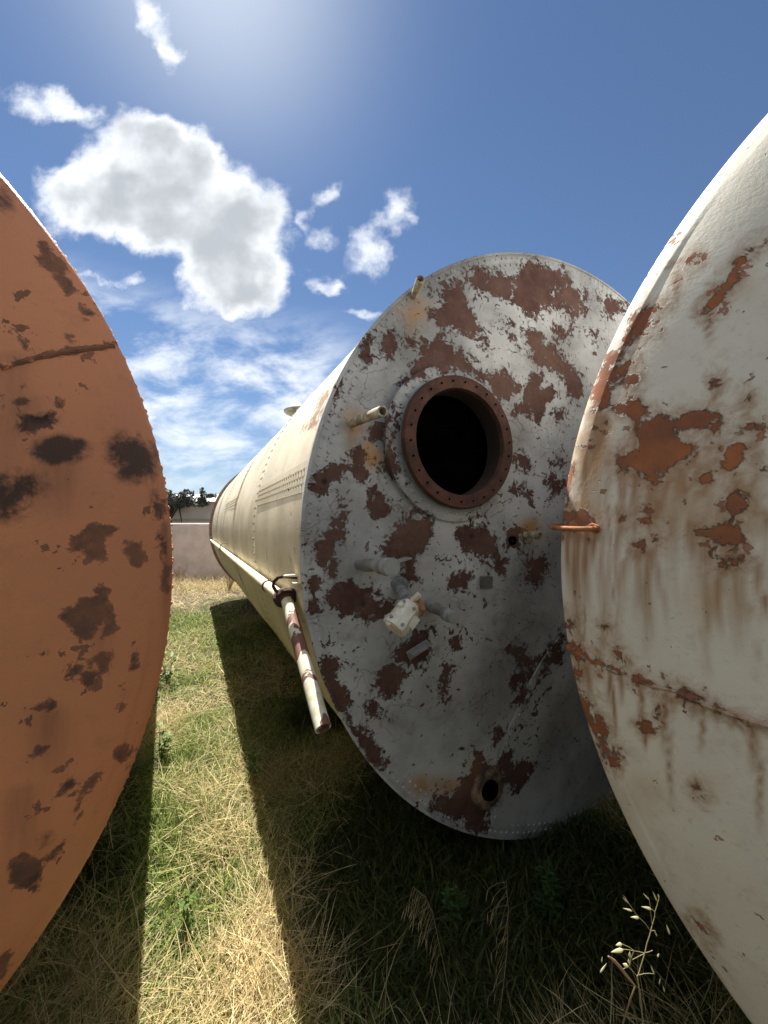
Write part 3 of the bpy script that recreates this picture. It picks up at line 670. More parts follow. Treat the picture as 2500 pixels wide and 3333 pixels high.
PL += T5([[(280, 280), (340, 240), (430, 230), (540, 260), (555, 340), (520, 375), (490, 310), (440, 320), (430, 400), (380, 420), (360, 370), (310, 350)], [(470, 160), (495, 170), (490, 220), (450, 220)],
 [(440, 490), (500, 450), (540, 460), (500, 500), (520, 540), (480, 550), (480, 510)], [(310, 580), (350, 520), (390, 510), (370, 560), (320, 590)], [(380, 580), (430, 550), (450, 590), (410, 620)],
 [(620, 470), (645, 480), (630, 540), (605, 550)], [(150, 730), (230, 690), (270, 690), (260, 740), (200, 740)], [(130, 960), (160, 910), (220, 890), (230, 915), (160, 960)],
 [(550, 940), (610, 900), (625, 920), (590, 1000), (550, 990)], [(50, 1480), (100, 1420), (190, 1450), (190, 1550), (160, 1620), (120, 1590), (50, 1540)], [(750, 110), (770, 100), (790, 190), (770, 180)],
 [(0, 1900), (60, 1880), (20, 1990), (0, 2000)]])
LL = [([(x / 1.4427, 1800 + y / 1.4427) for x, y in p], wd) for p, wd in [([(300, 990), (295, 1030), (330, 1050), (320, 1100), (250, 1160), (150, 1240)], 9), ([(470, 1030), (440, 1080), (390, 1110)], 8), ([(375, 1180), (370, 1240), (300, 1350), (240, 1440)], 7), ([(585, 640), (570, 730)], 6), ([(150, 470), (230, 480)], 4)]]
LL += [([(x / 1.58, 500 + y / 1.58) for x, y in p], wd) for p, wd in [([(0, 1100), (200, 1045), (400, 1005), (600, 985)], 7), ([(50, 910), (110, 930), (130, 1000)], 4), ([(330, 935), (370, 945)], 6)]]
bake(hd, FL, V, PL, LL, ochre=[], st=[(30, 1150, 1700, 60, .35), (540, 1700, 2100, 14, .6), (180, 1500, 1700, 70, .5), (60, 1280, 1500, 80, .4), (160, 2300, 2560, 60, .4), (330, 2040, 2200, 30, .3), (80, 2560, 2900, 60, .35)],
     dark=[(190, 1465, 105, 46, 1.15), (250, 1455, 50, 30, .9), (440, 1480, 95, 85, 1.25), (400, 1500, 60, 30, .9), (20, 1610, 140, 85, 1.2), (90, 1590, 60, 35, 1), (140, 1350, 80, 34, .75), (60, 1380, 60, 60, .55), (455, 1420, 60, 30, .7), (10, 680, 60, 110, .6), (150, 2730, 60, 50, .55), (110, 2860, 60, 60, .5), (200, 800, 30, 90, .45), (500, 1620, 30, 120, .45), (530, 1800, 22, 140, .5), (300, 1000, 40, 60, .4), (350, 2040, 60, 50, .4), (100, 2300, 70, 30, .35), (230, 2520, 60, 80, .4), (40, 1180, 60, 20, .4)])
sh, V = shell_mesh(FL, .0, 7.0, .25, [], 240, .004, tl, 'shell', M_shl); bake(sh, FL, V)
_rs = random.Random(5); SLIV = []
for i in range(15):
    f = i / 14; x0 = 300 + 200 * f + _rs.uniform(-5, 25); y0 = 1530 - 430 * f; L = _rs.uniform(70, 190); t = _rs.uniform(6, 17)
    SLIV.append([(x0, y0), (x0 + L * .45, y0 - L * .40 - t), (x0 + L, y0 - L * .72), (x0 + L * .55, y0 - L * .34 + t)])
SLIV = T6(SLIV); SL7 = []
for i in range(12):
    f = i / 11; x0 = 150 + 95 * f + _rs.uniform(0, 25); y0 = 760 + 270 * f; L = _rs.uniform(50, 110); t = _rs.uniform(3, 8)
    SL7.append([(x0, y0), (x0 + L * .35 + t, y0 + L * .4), (x0 + L * .7, y0 + L), (x0 + L * .25 - t, y0 + L * .45)])
SLIV += T7(SL7)
def edge_rivets(fr, parent, mat, rows=((.035, .011), (.085, .011)), sp=.045, name='edge_rivets', a0=-180, a1=180):
    mb = MB(); r = fr.R - .003; n = int(2 * math.pi * r / sp)
    for dy, rr in rows:
        for k in range(n):
            t = 2 * math.pi * k / n + random.uniform(-.003, .003)
            mb.dome((r * math.cos(t), dy, fr.zc + r * math.sin(t)), (math.cos(t), 0, math.sin(t)), rr * random.uniform(.8, 1.15), rr * random.uniform(.7, 1.1), 7)
    o = mb.build(name, mat, parent); plain(o, -20); return merge(sh, o)
edge_rivets(FL, tl, M_or, ((.014, .008), (.05, .008)), .036)
def weld(fr, parent, mat, ptsx, name, rad=.007, amp=.0025, seed=0):
    pts = [hit(fr, x, y, .001) for x, y in ptsx]; D = []
    for i in range(len(pts) - 1):
        n = max(2, int(np.linalg.norm(pts[i + 1] - pts[i]) / .008))
        for k in range(n): D.append(pts[i] + (pts[i + 1] - pts[i]) * k / n)
    rg = random.Random(seed); mb = MB(); mb.tube(D, [rad + rg.uniform(-amp, amp) for _ in D], 8); o = mb.build(name, mat, parent); return o
o = weld(FL, tl, M_or, [(x / 1.58, 500 + y / 1.58) for x, y in ((4, 1100), (100, 1075), (200, 1048), (300, 1027), (400, 1010), (500, 998), (600, 988))], 'weld_seam', .006); plain(o, 6)
mb = MB(); mb.lathe((0, 7, FL.zc), (0, 1, 0), [(FL.R - .012, 0), (.01, .15)], 60); o = mb.build('far_end', M_or, tl); plain(o)

# ================= right white tank
tr = thing('storage_tank', 'cream-white tank with rust streaks down its domed end, at the right', 'storage tank', tuple(FR.o), -FR.yaw, 'old horizontal storage tanks in the grass')
hd, V = head_mesh(FR, 'domed_end', M_wh, tr, 130, 560)
PR = T6([[(310, 1550), (300, 1480), (365, 1340), (400, 1270), (430, 1290), (410, 1370), (440, 1380), (405, 1440), (420, 1500), (400, 1540), (340, 1570)],
 [(400, 1560), (480, 1580), (560, 1570), (570, 1620), (560, 1660), (500, 1620), (440, 1590)],
 [(590, 1640), (680, 1620), (780, 1625), (880, 1600), (960, 1585), (1010, 1600), (1040, 1680), (1010, 1750), (960, 1810), (940, 1770), (980, 1740), (960, 1660), (870, 1690), (790, 1690), (760, 1700), (800, 1760), (850, 1800), (860, 1830), (740, 1890), (700, 1970), (640, 2000), (570, 1960), (540, 1910), (450, 1920), (440, 1860), (480, 1830), (550, 1840), (560, 1730), (590, 1700)],
 [(1170, 1660), (1276, 1645), (1276, 1680), (1180, 1700), (1060, 1730), (1120, 1680)], [(1050, 1790), (1100, 1760), (1130, 1790), (1130, 1880), (1080, 1940), (1020, 1880), (1020, 1820)],
 [(970, 1430), (1000, 1420), (1000, 1460), (975, 1465)], [(1150, 1500), (1175, 1510), (1160, 1540)], [(740, 800), (800, 790), (860, 740), (860, 760), (790, 840), (760, 840)],
 [(930, 1050), (1170, 700), (1180, 705), (1010, 980)], [(220, 2150), (270, 2120), (300, 2150), (290, 2212), (210, 2212)], [(600, 860), (640, 780), (740, 630), (700, 660), (620, 780)],
 [(150, 2100), (180, 1900), (200, 1910), (170, 2110)], [(880, 1980), (960, 1940), (970, 1970), (900, 2020)], [(1010, 2080), (1100, 2070), (1160, 2100), (1100, 2160), (1050, 2150)], [(1220, 1900), (1276, 1900), (1276, 1920), (1230, 1925)],
 [(570, 2140), (640, 2150), (600, 2170)], [(450, 2170), (480, 2180), (440, 2212)]])
PR += T7([[(160, 80), (200, 60), (230, 90), (230, 160), (100, 160), (110, 100)], [(325, 100), (360, 95), (360, 130), (330, 135)], [(430, 60), (480, 70), (470, 110), (430, 90)], [(400, 200), (500, 190), (500, 215), (440, 240), (400, 220)],
 [(770, 35), (840, 25), (875, 50), (840, 80), (780, 60)], [(650, 150), (740, 150), (830, 155), (850, 200), (780, 210), (700, 190), (650, 180)], [(165, 780), (190, 850), (230, 950), (215, 960), (200, 950), (170, 860), (160, 820)],
 [(105, 510), (150, 530), (140, 580), (120, 570)], [(430, 120), (470, 120), (470, 140), (430, 140)], [(515, 130), (550, 125), (545, 145)]])
LR = [([(1750 + x / 1.276, 1600 + y / 1.276) for x, y in p], wd) for p, wd in [([(130, 650), (200, 690), (300, 735), (440, 795), (560, 825), (700, 885), (860, 945), (1000, 990)], 13), ([(275, 560), (310, 620), (370, 740)], 9), ([(505, 900), (490, 950), (440, 975)], 11), ([(655, 1770), (715, 1860)], 5), ([(660, 1225), (700, 1270)], 5), ([(690, 1990), (715, 2030)], 4), ([(690, 225), (760, 300), (860, 275)], 5)]]
LR += [([(1750 + x / 1.7013, 400 + y / 1.7013) for x, y in p], wd) for p, wd in [([(300, 1600), (400, 1560), (590, 1600)], 10), ([(440, 1270), (560, 1180), (640, 1140)], 5), ([(430, 1480), (520, 1420)], 4), ([(1180, 700), (1276, 640)], 3), ([(220, 1790), (300, 1780)], 7), ([(300, 1700), (360, 1670)], 6)]]
ST = [(1780, 900, 1040, 8, 0)]
ST = [(1750 + x / 1.7013, 400 + a / 1.7013, 400 + b / 1.7013, wd, s) for x, a, b, wd, s in [(765, 830, 1060, 10, .55), (950, 1050, 1260, 10, .5), (985, 1470, 1600, 8, .55), (1160, 1540, 1660, 8, .5), (600, 860, 1040, 10, .5), (320, 1570, 2212, 22, .8), (370, 1620, 2000, 16, .7), (270, 1790, 2212, 16, .6), (250, 2000, 2212, 8, .5), (540, 1600, 2500, 14, .6), (625, 1980, 2350, 22, .95), (660, 2000, 2300, 12, .6), (800, 1900, 2200, 26, .5), (880, 1830, 2100, 14, .7), (940, 1880, 2212, 10, .5), (1180, 1700, 1900, 10, .5), (1110, 1940, 2212, 22, .5), (1230, 1700, 2000, 10, .4), (700, 1960, 2300, 10, .4), (475, 1930, 2200, 12, .35)]]
ST += [(1750 + x / 1.276, 1600 + a / 1.276, 1600 + b / 1.276, wd, s) for x, a, b, wd, s in [(130, 160, 500, 12, .7), (160, 160, 620, 18, .75), (200, 160, 520, 14, .7), (232, 180, 330, 9, .7), (345, 130, 200, 10, .5), (420, 230, 560, 14, .75), (455, 230, 700, 18, .7), (490, 230, 430, 10, .6), (318, 390, 480, 6, .5), (640, 180, 330, 12, .45), (700, 190, 420, 20, .5), (790, 200, 400, 16, .6), (830, 210, 700, 14, .6), (860, 240, 360, 14, .5), (940, 420, 560, 10, .5),
      (300, 740, 900, 8, .85), (318, 800, 1100, 6, .7), (425, 800, 1000, 9, .85), (450, 1000, 1080, 6, .6), (530, 830, 1110, 9, .9), (552, 1000, 1330, 7, .6), (560, 840, 960, 7, .5), (650, 870, 960, 14, .7), (680, 900, 1110, 7, .7), (590, 850, 900, 10, .5), (900, 970, 1200, 15, .8), (925, 1100, 1450, 10, .5), (215, 700, 900, 8, .4), (345, 760, 900, 8, .5), (810, 930, 1000, 10, .5), (735, 900, 960, 8, .5)]]
rg = random.Random(3)
for _ in range(95): ST.append((rg.uniform(1860, 2500), (y0 := rg.uniform(1350, 1900)), y0 + rg.uniform(90, 420), rg.uniform(3, 10), rg.uniform(.2, .5)))
ST = [(x, a, b, w_, min(1, q * 1.7)) for x, a, b, w_, q in ST]
bake(hd, FR, V, PR + SLIV, LR, st=ST, ochre=[(1850, 1700, 60, 50, .75), (1900, 1655, 40, 30, .8), (2330, 1960, 110, 90, .42), (2090, 2590, 70, 60, .45), (2300, 2560, 80, 50, .22), (2440, 1330, 60, 55, .25), (1960, 1400, 60, 60, .45), (2240, 1660, 160, 120, .5), (2170, 1560, 90, 120, .55), (1930, 1480, 60, 120, .6), (2420, 1620, 90, 120, .45), (2330, 1500, 110, 70, .4), (1900, 2200, 40, 120, .35), (2430, 1700, 80, 60, .3), (2420, 940, 70, 60, .28)], dark=[])
sh, V = shell_mesh(FR, .0, 6.5, .25, [], 240, .004, tr, 'shell', M_wh); bake(sh, FR, V)
edge_rivets(FR, tr, M_wh, ((.02, .008), (.055, .008)), .05)
mb = MB(); mb.lathe((0, 6.5, FR.zc), (0, 1, 0), [(FR.R - .012, 0), (.01, .15)], 60); o = mb.build('far_end', M_wh, tr); plain(o)
o = weld(FR, tr, M_wh, [(1750 + x / 1.276, 1600 + y / 1.276) for x, y in ((125, 645), (200, 690), (300, 735), (440, 795), (560, 825), (700, 885), (860, 945), (1000, 985), (1100, 1030))], 'weld_seam', .0065, .003, 2); plain(o, -4)
o.data.attributes['streak'].data.foreach_set('value', np.full(len(o.data.vertices), .6, np.float32))
# rusty lifting loop
q0 = Vector(hit(FR, 1942, 1722, 0)); q1 = Vector(hit(FR, 1850, 1716, 0))
def rl(x, y, yl):
    d = ray(x, y); c = np.array([0, 0, H0]); t = (yl - float(FR.local(c)[1])) / float(d @ FR.a); return Vector(FR.local(c + d * t))
mb = MB(); pth = [q0 + Vector((.0, .01, 0)), q0 + Vector((-.004, -.02, .0)), rl(1925, 1722, -.09), rl(1880, 1722, -.09), rl(1835, 1720, -.075), rl(1805, 1718, -.06), rl(1796, 1715, -.04), rl(1800, 1711, -.02), rl(1830, 1710, .01), rl(1850, 1712, .03)]
mb.tube(pth, .0068, 10)
for c, r in ((q0, .014), (Vector(hit(FR, 1868, 1712, 0)), .016), (Vector(hit(FR, 1930, 1716, 0)), .012)): mb.dome(c, (-.3, -1, 0), r, .010, 8)
mb.build('lifting_loop', M_rod, tr)

# ================= tan tank behind, a sliver of it shows over the middle tank
tb = thing('storage_tank', 'tan tank mostly hidden behind the grey one, its top just showing', 'storage tank', (4.6, 3.9, 0), -FM.yaw, 'old horizontal storage tanks in the grass')
class _B: pass
FB = Frame(0, 0, -.07, FM.yaw); FB.o = np.array([4.6, 3.9, 0.0]); FB.R = 1.6; FB.zc = 1.6; FB.B, FB.bn, FB.be = .16, 2.4, .8
sh, V = shell_mesh(FB, 0, 6.5, .3, [], 160, .004, tb, 'shell', M_cream); plain(sh)
hd, V = head_mesh(FB, 'domed_end', M_cream, tb, 30, 120); plain(hd)

# ================= an unseen fourth tank, added behind the camera to cut fill light
tk = thing('storage_tank', 'dull green tank facing the others across the grass alley', 'storage tank', (.75, -1.7, 0), math.pi - .3, 'old horizontal storage tanks in the grass')
FK = Frame(0, 0, -.07, 0); FK.R = 1.5; FK.zc = 1.5; FK.B, FK.bn, FK.be = .16, 2.4, .8
M_gr = simple('fill_blocker_green', (.09, .11, .08), .7, .25, 3)
shell_mesh(FK, 0, 6.0, .3, [], 120, .004, tk, 'shell', M_gr); head_mesh(FK, 'domed_end', M_gr, tk, 30, 120)
# ------------------------------------------------------------------ ground
def hnoise(x, y): return mnoise.noise((x * .5, y * .5, 0)) * .05 + mnoise.noise((x * 2.2, y * 2.2, 4)) * .015
xs = np.concatenate([-np.geomspace(6, 600, 24)[::-1], np.linspace(-5.8, 6, 100), np.geomspace(6.3, 600, 24)])
ys = np.concatenate([-np.geomspace(3, 300, 14)[::-1], np.linspace(-2.8, 13, 130), np.geomspace(13.3, 900, 30)])
def gz(x, y):
    k = 1.0 if (abs(x) < 8 and -3 < y < 15) else .4
    return hnoise(x, y) * k - .02
V = [(x, y, gz(x, y)) for y in ys for x in xs]; nx_ = len(xs)
Fc = [(j * nx_ + i, j * nx_ + i + 1, (j + 1) * nx_ + i + 1, (j + 1) * nx_ + i) for j in range(len(ys) - 1) for i in range(nx_ - 1)]
m, n, b = newmat('dry_earth_and_thatch'); oc = n.new('ShaderNodeTexCoord').outputs['Object']
c = n.mix(n.ss(n.noise(oc, 3, 8, .65), .35, .65), (.045, .034, .018), (.11, .08, .04)); c = n.mix(n.m('MULTIPLY', n.ss(n.noise(oc, .9, 5), .45, .62), .6), c, (.05, .075, .022))
n.put(b.inputs['Base Color'], c); b.inputs['Roughness'].default_value = 1; n.put(b.inputs['Normal'], bump(n, n.noise(oc, 25, 6, .7), .03))
gr = obj('ground', V, Fc, m, None, True); gr['kind'] = 'structure'

# ------------------------------------------------------------------ grass
def grassmat():
    m, n, b = newmat('grass_blades'); n.n.clear(); out = n.new('ShaderNodeOutputMaterial')
    a = n.attr('col').outputs['Color']; d = n.new('ShaderNodeBsdfPrincipled'); d.inputs['Roughness'].default_value = .55; d.inputs['Specular IOR Level'].default_value = .35
    n.put(d.inputs['Base Color'], a); t = n.new('ShaderNodeBsdfTranslucent'); n.put(t.inputs[0], a)
    mx = n.new('ShaderNodeMixShader'); mx.inputs[0].default_value = .42; n.l.new(d.outputs[0], mx.inputs[1]); n.l.new(t.outputs[0], mx.inputs[2]); n.l.new(mx.outputs[0], out.inputs[0]); return m
M_grass = grassmat()
def ribbons(name, p0, head, lean, L, wd, curve, col, twist=None, parent=None):
    n = len(p0); up = np.array([0, 0, 1.0]); h = np.stack([np.cos(head), np.sin(head), np.zeros(n)], 1)
    d0 = up * np.cos(lean)[:, None] + h * np.sin(lean)[:, None]
    sidev = np.stack([-np.sin(head), np.cos(head), np.zeros(n)], 1)
    if twist is None: twist = RNG.uniform(-.9, .9, n)
    nrm = np.cross(sidev, d0); sidev = sidev * np.cos(twist)[:, None] + nrm * np.sin(twist)[:, None]
    ts = [0, .38, .74, 1.0]; ws = [.75, 1.0, .7, 0]; V = np.zeros((n, 7, 3)); k = 0
    side2 = RNG.normal(0, .25, n)[:, None] * np.stack([-np.sin(head), np.cos(head), np.zeros(n)], 1)
    for t, w_ in zip(ts, ws):
        c = p0 + L[:, None] * (t * d0 + (curve * t * t)[:, None] * (h * .7 - up * .55) + t * t * side2)
        if w_ == 0: V[:, 6] = c
        else:
            V[:, k] = c - sidev * (wd * w_ / 2)[:, None]; V[:, k + 1] = c + sidev * (wd * w_ / 2)[:, None]; k += 2
    V[:, :, 2] = np.maximum(V[:, :, 2], -.01)
    base = (np.arange(n) * 7)[:, None]
    loops = np.concatenate([base + np.array([0, 1, 3, 2]), base + np.array([2, 3, 5, 4]), base + np.array([4, 5, 6])], 1).ravel()
    me = bpy.data.meshes.new(name); me.vertices.add(n * 7); me.vertices.foreach_set('co', V.ravel())
    me.loops.add(n * 11); me.loops.foreach_set('vertex_index', loops); me.polygons.add(n * 3)
    ls = (np.arange(n) * 11)[:, None] + np.array([0, 4, 8]); me.polygons.foreach_set('loop_start', ls.ravel())
    a = me.attributes.new('col', 'FLOAT_COLOR', 'POINT'); c4 = np.ones((n, 7, 4)); c4[:, :, :3] = col[:, None, :]
    c4[:, 0:2, :3] *= .8
    a.data.foreach_set('color', c4.ravel()); me.update(calc_edges=True); me.validate(); me.materials.append(M_grass)
    o = bpy.data.objects.new(name, me); C.objects.link(o); return o
def region(n, y0, y1, spread=1.0, xmin=-9, xmax=4):
    """points on the ground in the wedge in front of the photographer plus margin"""
    Y = np.sqrt(RNG.uniform(y0 * y0, y1 * y1, n)); lo = -.85 * Y - .6; hi = 1.05 * Y + .3
    X = RNG.uniform(0, 1, n) * (hi - lo) + lo; ok = (X > xmin) & (X < xmax); return X[ok], Y[ok]
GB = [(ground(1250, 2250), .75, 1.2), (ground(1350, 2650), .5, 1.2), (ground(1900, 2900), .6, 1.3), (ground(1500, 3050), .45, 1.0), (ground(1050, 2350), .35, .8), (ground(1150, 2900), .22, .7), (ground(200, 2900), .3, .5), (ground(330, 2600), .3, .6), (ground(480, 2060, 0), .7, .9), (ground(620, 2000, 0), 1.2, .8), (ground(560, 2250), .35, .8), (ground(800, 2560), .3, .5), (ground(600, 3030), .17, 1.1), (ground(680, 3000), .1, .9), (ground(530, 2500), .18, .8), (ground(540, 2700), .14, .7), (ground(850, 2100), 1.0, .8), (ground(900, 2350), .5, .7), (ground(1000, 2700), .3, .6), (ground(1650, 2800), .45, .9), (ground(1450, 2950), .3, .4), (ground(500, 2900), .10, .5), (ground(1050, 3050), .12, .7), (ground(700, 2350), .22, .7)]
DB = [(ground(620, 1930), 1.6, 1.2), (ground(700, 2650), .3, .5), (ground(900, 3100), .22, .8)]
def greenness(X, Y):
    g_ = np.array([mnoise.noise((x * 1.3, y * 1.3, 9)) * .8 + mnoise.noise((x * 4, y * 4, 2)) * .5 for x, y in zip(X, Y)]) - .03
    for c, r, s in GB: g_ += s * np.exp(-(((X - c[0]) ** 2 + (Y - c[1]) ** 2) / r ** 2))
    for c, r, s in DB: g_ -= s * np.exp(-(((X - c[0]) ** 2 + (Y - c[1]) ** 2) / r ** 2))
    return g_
SHADE_SPOTS = [(ground(1250, 2250), .75), (ground(1350, 2650), .5), (ground(1900, 2900), .7), (ground(1500, 3050), .5), (ground(1050, 2350), .35), (ground(1150, 2900), .22), (ground(200, 2900), .3), (ground(330, 2600), .3)]  # green blades are coloured darker here to deepen the tanks' shade
def shade_tone(X, Y):
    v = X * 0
    for c, r in SHADE_SPOTS: v += 1.4 * np.exp(-(((X - c[0]) ** 2 + (Y - c[1]) ** 2) / r ** 2))
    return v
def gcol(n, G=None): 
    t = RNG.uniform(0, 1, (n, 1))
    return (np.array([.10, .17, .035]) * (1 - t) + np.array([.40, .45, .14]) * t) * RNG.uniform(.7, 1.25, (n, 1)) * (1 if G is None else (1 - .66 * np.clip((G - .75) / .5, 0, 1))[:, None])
def scol(n):
    t = RNG.uniform(0, 1, (n, 1)); return (np.array([.54, .41, .19]) * (1 - t) + np.array([.90, .77, .45]) * t) * RNG.uniform(.65, 1.15, (n, 1))
def under_tank(X, Y):
    bad = np.zeros(X.shape, bool)
    for fr in (FM, FL, FR):
        L = fr.local(np.stack([X, Y, X * 0], -1)); bad |= (np.abs(L[:, 0]) < .30) & (L[:, 1] > .1)
    return bad
def scatter(name, n, y0, y1, kind, ws=1.0):
    X, Y = region(n, y0, y1); ok = ~under_tank(X, Y); X, Y = X[ok], Y[ok]; G = greenness(X, Y) + RNG.normal(0, .35, len(X))
    ok = G > .0 if kind == 'green' else (G < .30 if kind == 'straw' else G < .25); X, Y, G = X[ok], Y[ok], G[ok]; n = len(X)
    Z = np.array([gz(x, y) for x, y in zip(X, Y)]); head = RNG.uniform(0, 2 * np.pi, n)
    if kind == 'green':
        return ribbons(name, np.stack([X, Y, Z], 1), head, RNG.uniform(.1, .9, n), RNG.uniform(.05, .14, n), RNG.uniform(.003, .007, n) * ws, RNG.uniform(.1, .6, n), gcol(n, shade_tone(X, Y)))
    if kind == 'straw':
        head = RNG.normal(1.9, 1.1, n) + np.where(RNG.uniform(0, 1, n) > .5, np.pi, 0)
        return ribbons(name, np.stack([X, Y, Z + RNG.uniform(0, .06, n)], 1), head, RNG.uniform(.9, 1.62, n), RNG.uniform(.05, .24, n), RNG.uniform(.0012, .0030, n) * ws, RNG.uniform(-.05, .35, n), scol(n))
    return ribbons(name, np.stack([X, Y, Z], 1), head, RNG.uniform(.05, .7, n), RNG.uniform(.10, .28, n), RNG.uniform(.0014, .0028, n) * ws, RNG.uniform(.1, .7, n), scol(n))
parts = []
_n = 5200; _X = RNG.uniform(-7, -1.5, _n); _Y = RNG.uniform(9.0, 10.75, _n); _Z = np.array([gz(x, y) for x, y in zip(_X, _Y)])
parts.append(ribbons('dry_grass', np.stack([_X, _Y, _Z], 1), RNG.uniform(0, 6.28, _n), RNG.uniform(.05, .8, _n), RNG.uniform(.15, .5, _n), RNG.uniform(.004, .008, _n), RNG.uniform(.1, .9, _n), scol(_n) * .8))
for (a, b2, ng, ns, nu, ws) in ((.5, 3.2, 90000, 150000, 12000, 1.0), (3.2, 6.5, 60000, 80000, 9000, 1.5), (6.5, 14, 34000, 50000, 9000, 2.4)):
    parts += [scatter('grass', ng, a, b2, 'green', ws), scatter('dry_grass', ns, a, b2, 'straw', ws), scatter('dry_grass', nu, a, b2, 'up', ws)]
# merge the nine layers into one green and one dry mass
def join(lst, name, label):
    vs, ls, lt, cs = [], [], [], []; off = 0
    for o in lst:
        me = o.data; nv = len(me.vertices); v = np.empty(nv * 3, np.float32); me.vertices.foreach_get('co', v); vs.append(v)
        l = np.empty(len(me.loops), np.int32); me.loops.foreach_get('vertex_index', l); ls.append(l + off)
        t = np.empty(len(me.polygons), np.int32); me.polygons.foreach_get('loop_total', t); lt.append(t)
        c = np.empty(nv * 4, np.float32); me.attributes['col'].data.foreach_get('color', c); cs.append(c); off += nv
        bpy.data.objects.remove(o); bpy.data.meshes.remove(me)
    v = np.concatenate(vs); l = np.concatenate(ls); t = np.concatenate(lt); me = bpy.data.meshes.new(name)
    me.vertices.add(len(v) // 3); me.vertices.foreach_set('co', v); me.loops.add(len(l)); me.loops.foreach_set('vertex_index', l)
    me.polygons.add(len(t)); me.polygons.foreach_set('loop_start', np.concatenate([[0], np.cumsum(t)[:-1]]).astype(np.int32))
    a = me.attributes.new('col', 'FLOAT_COLOR', 'POINT'); a.data.foreach_set('color', np.concatenate(cs)); me.update(calc_edges=True); me.materials.append(M_grass)
    o = bpy.data.objects.new(name, me); C.objects.link(o); tag(o, label, 'grass'); o['kind'] = 'stuff'; return o
GP = [p for p in parts if p.name.startswith('grass')]; DP = [p for p in parts if p.name.startswith('dry')]
join(GP, 'green_grass', 'short green grass growing between the tanks')
join(DP, 'dry_grass', 'matted straw-coloured dry grass between the tanks')

# ------------------------------------------------------------------ single plants
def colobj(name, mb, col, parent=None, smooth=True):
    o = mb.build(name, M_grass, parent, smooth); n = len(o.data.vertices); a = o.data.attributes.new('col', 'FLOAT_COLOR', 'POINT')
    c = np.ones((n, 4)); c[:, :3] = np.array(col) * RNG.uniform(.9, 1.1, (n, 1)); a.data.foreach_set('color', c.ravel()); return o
def at(x, y, Z):
    d = ray(x, y); return Vector(np.array([0, 0, H0]) + d * Z)
def spikelet(mb, a, b, r):
    a, b = Vector(a), Vector(b); r *= .6; d = b - a; mb.tube([a, a + d * .22, a + d * .5, a + d * .8, b], [r * .25, r, r * .85, r * .4, r * .05], 7)
def cro(x, y): return (1850 + x / 4.1475, 2850 + y / 4.1475)
ZO = .60
oat = thing('wild_oat_plant', 'sunlit wild oat stem with pale spikelets beside the white tank', 'grass plant', tuple(at(*cro(1010, 2003), ZO)[:2]) + (0,))
ol = Vector(oat.location)
def o_pts(L, Z=ZO): return [at(*cro(x, y), Z) - ol for x, y in L]
mb = MB(); stem = [(1225, 300), (1205, 380), (1170, 490), (1165, 560), (1130, 680), (1100, 800), (1060, 920), (1030, 1060), (980, 1220), (945, 1340), (928, 1360), (955, 1500), (985, 1750), (1005, 1960)]
P = o_pts(stem); P.append(Vector((0.03, .0, 0.0))); mb.tube(P, [.0005] * 4 + [.0007] * 6 + [.0009] * (len(P) - 10), 6)
for L in ([(1110, 750), (1040, 650), (960, 570), (900, 500), (850, 420), (810, 370)], [(1030, 1045), (960, 1030), (885, 1015), (830, 970), (730, 925)], [(885, 1015), (800, 1000), (740, 995)], [(885, 1020), (850, 1110), (835, 1190), (810, 1230)], [(928, 1360), (870, 1290), (810, 1230), (740, 1260)], [(1030, 1045), (1090, 1030), (1140, 1010)], [(1030, 1050), (940, 1095), (865, 1135)], [(945, 1345), (1020, 1325), (1090, 1320), (1160, 1330)], [(1170, 490), (1120, 450)], [(1205, 360), (1195, 340)], [(1130, 680), (1105, 400), (1090, 320)], [(1110, 750), (1160, 740), (1180, 750)]):
    mb.tube(o_pts(L), .00042, 5)
colobj('stem', mb, (.42, .38, .20), oat)
for (a, b3, r) in [((810, 375), (745, 265), .0016), ((805, 370), (725, 285), .0012), ((862, 478), (735, 440), .0024), ((955, 572), (838, 560), .0032), ((1125, 455), (985, 418), .0032), ((1095, 325), (1005, 235), .0020), ((1195, 345), (1142, 215), .0020), ((1225, 300), (1210, 245), .0018), ((725, 925), (640, 940), .0040), ((742, 1000), (575, 1035), .0046), ((832, 1110), (830, 1020), .0030), ((825, 1190), (815, 1118), .0030), ((800, 1225), (735, 1190), .0045), ((1158, 1325), (1112, 1215), .0022), ((1370, 795), (1325, 660), .0026), ((1200, 820), (1155, 735), .0016), ((1010, 2050), (1000, 1960), .003), ((430, 1310), (520, 1180), .0022), ((450, 1170), (460, 1090), .0014), ((1300, 1570), (1275, 1480), .0020), ((1225, 1470), (1245, 1380), .0014), ((1205, 1100), (1225, 1050), .002)]:
    m2 = MB(); spikelet(m2, *o_pts([a, b3]), r); k = colobj('spikelet', m2, (.62, .58, .38), oat)
mb = MB(); L = o_pts([(540, 1090), (620, 1150), (700, 1240), (800, 1370), (905, 1490)]); mb.tube(L, [.0012, .0022, .0022, .002, .001], 6); mb.tube(o_pts([(905, 1490), (840, 1660), (740, 1980)]) + [Vector((-.08, .02, 0))], .0011, 6); colobj('dead_leaf', mb, (.38, .27, .16), oat)
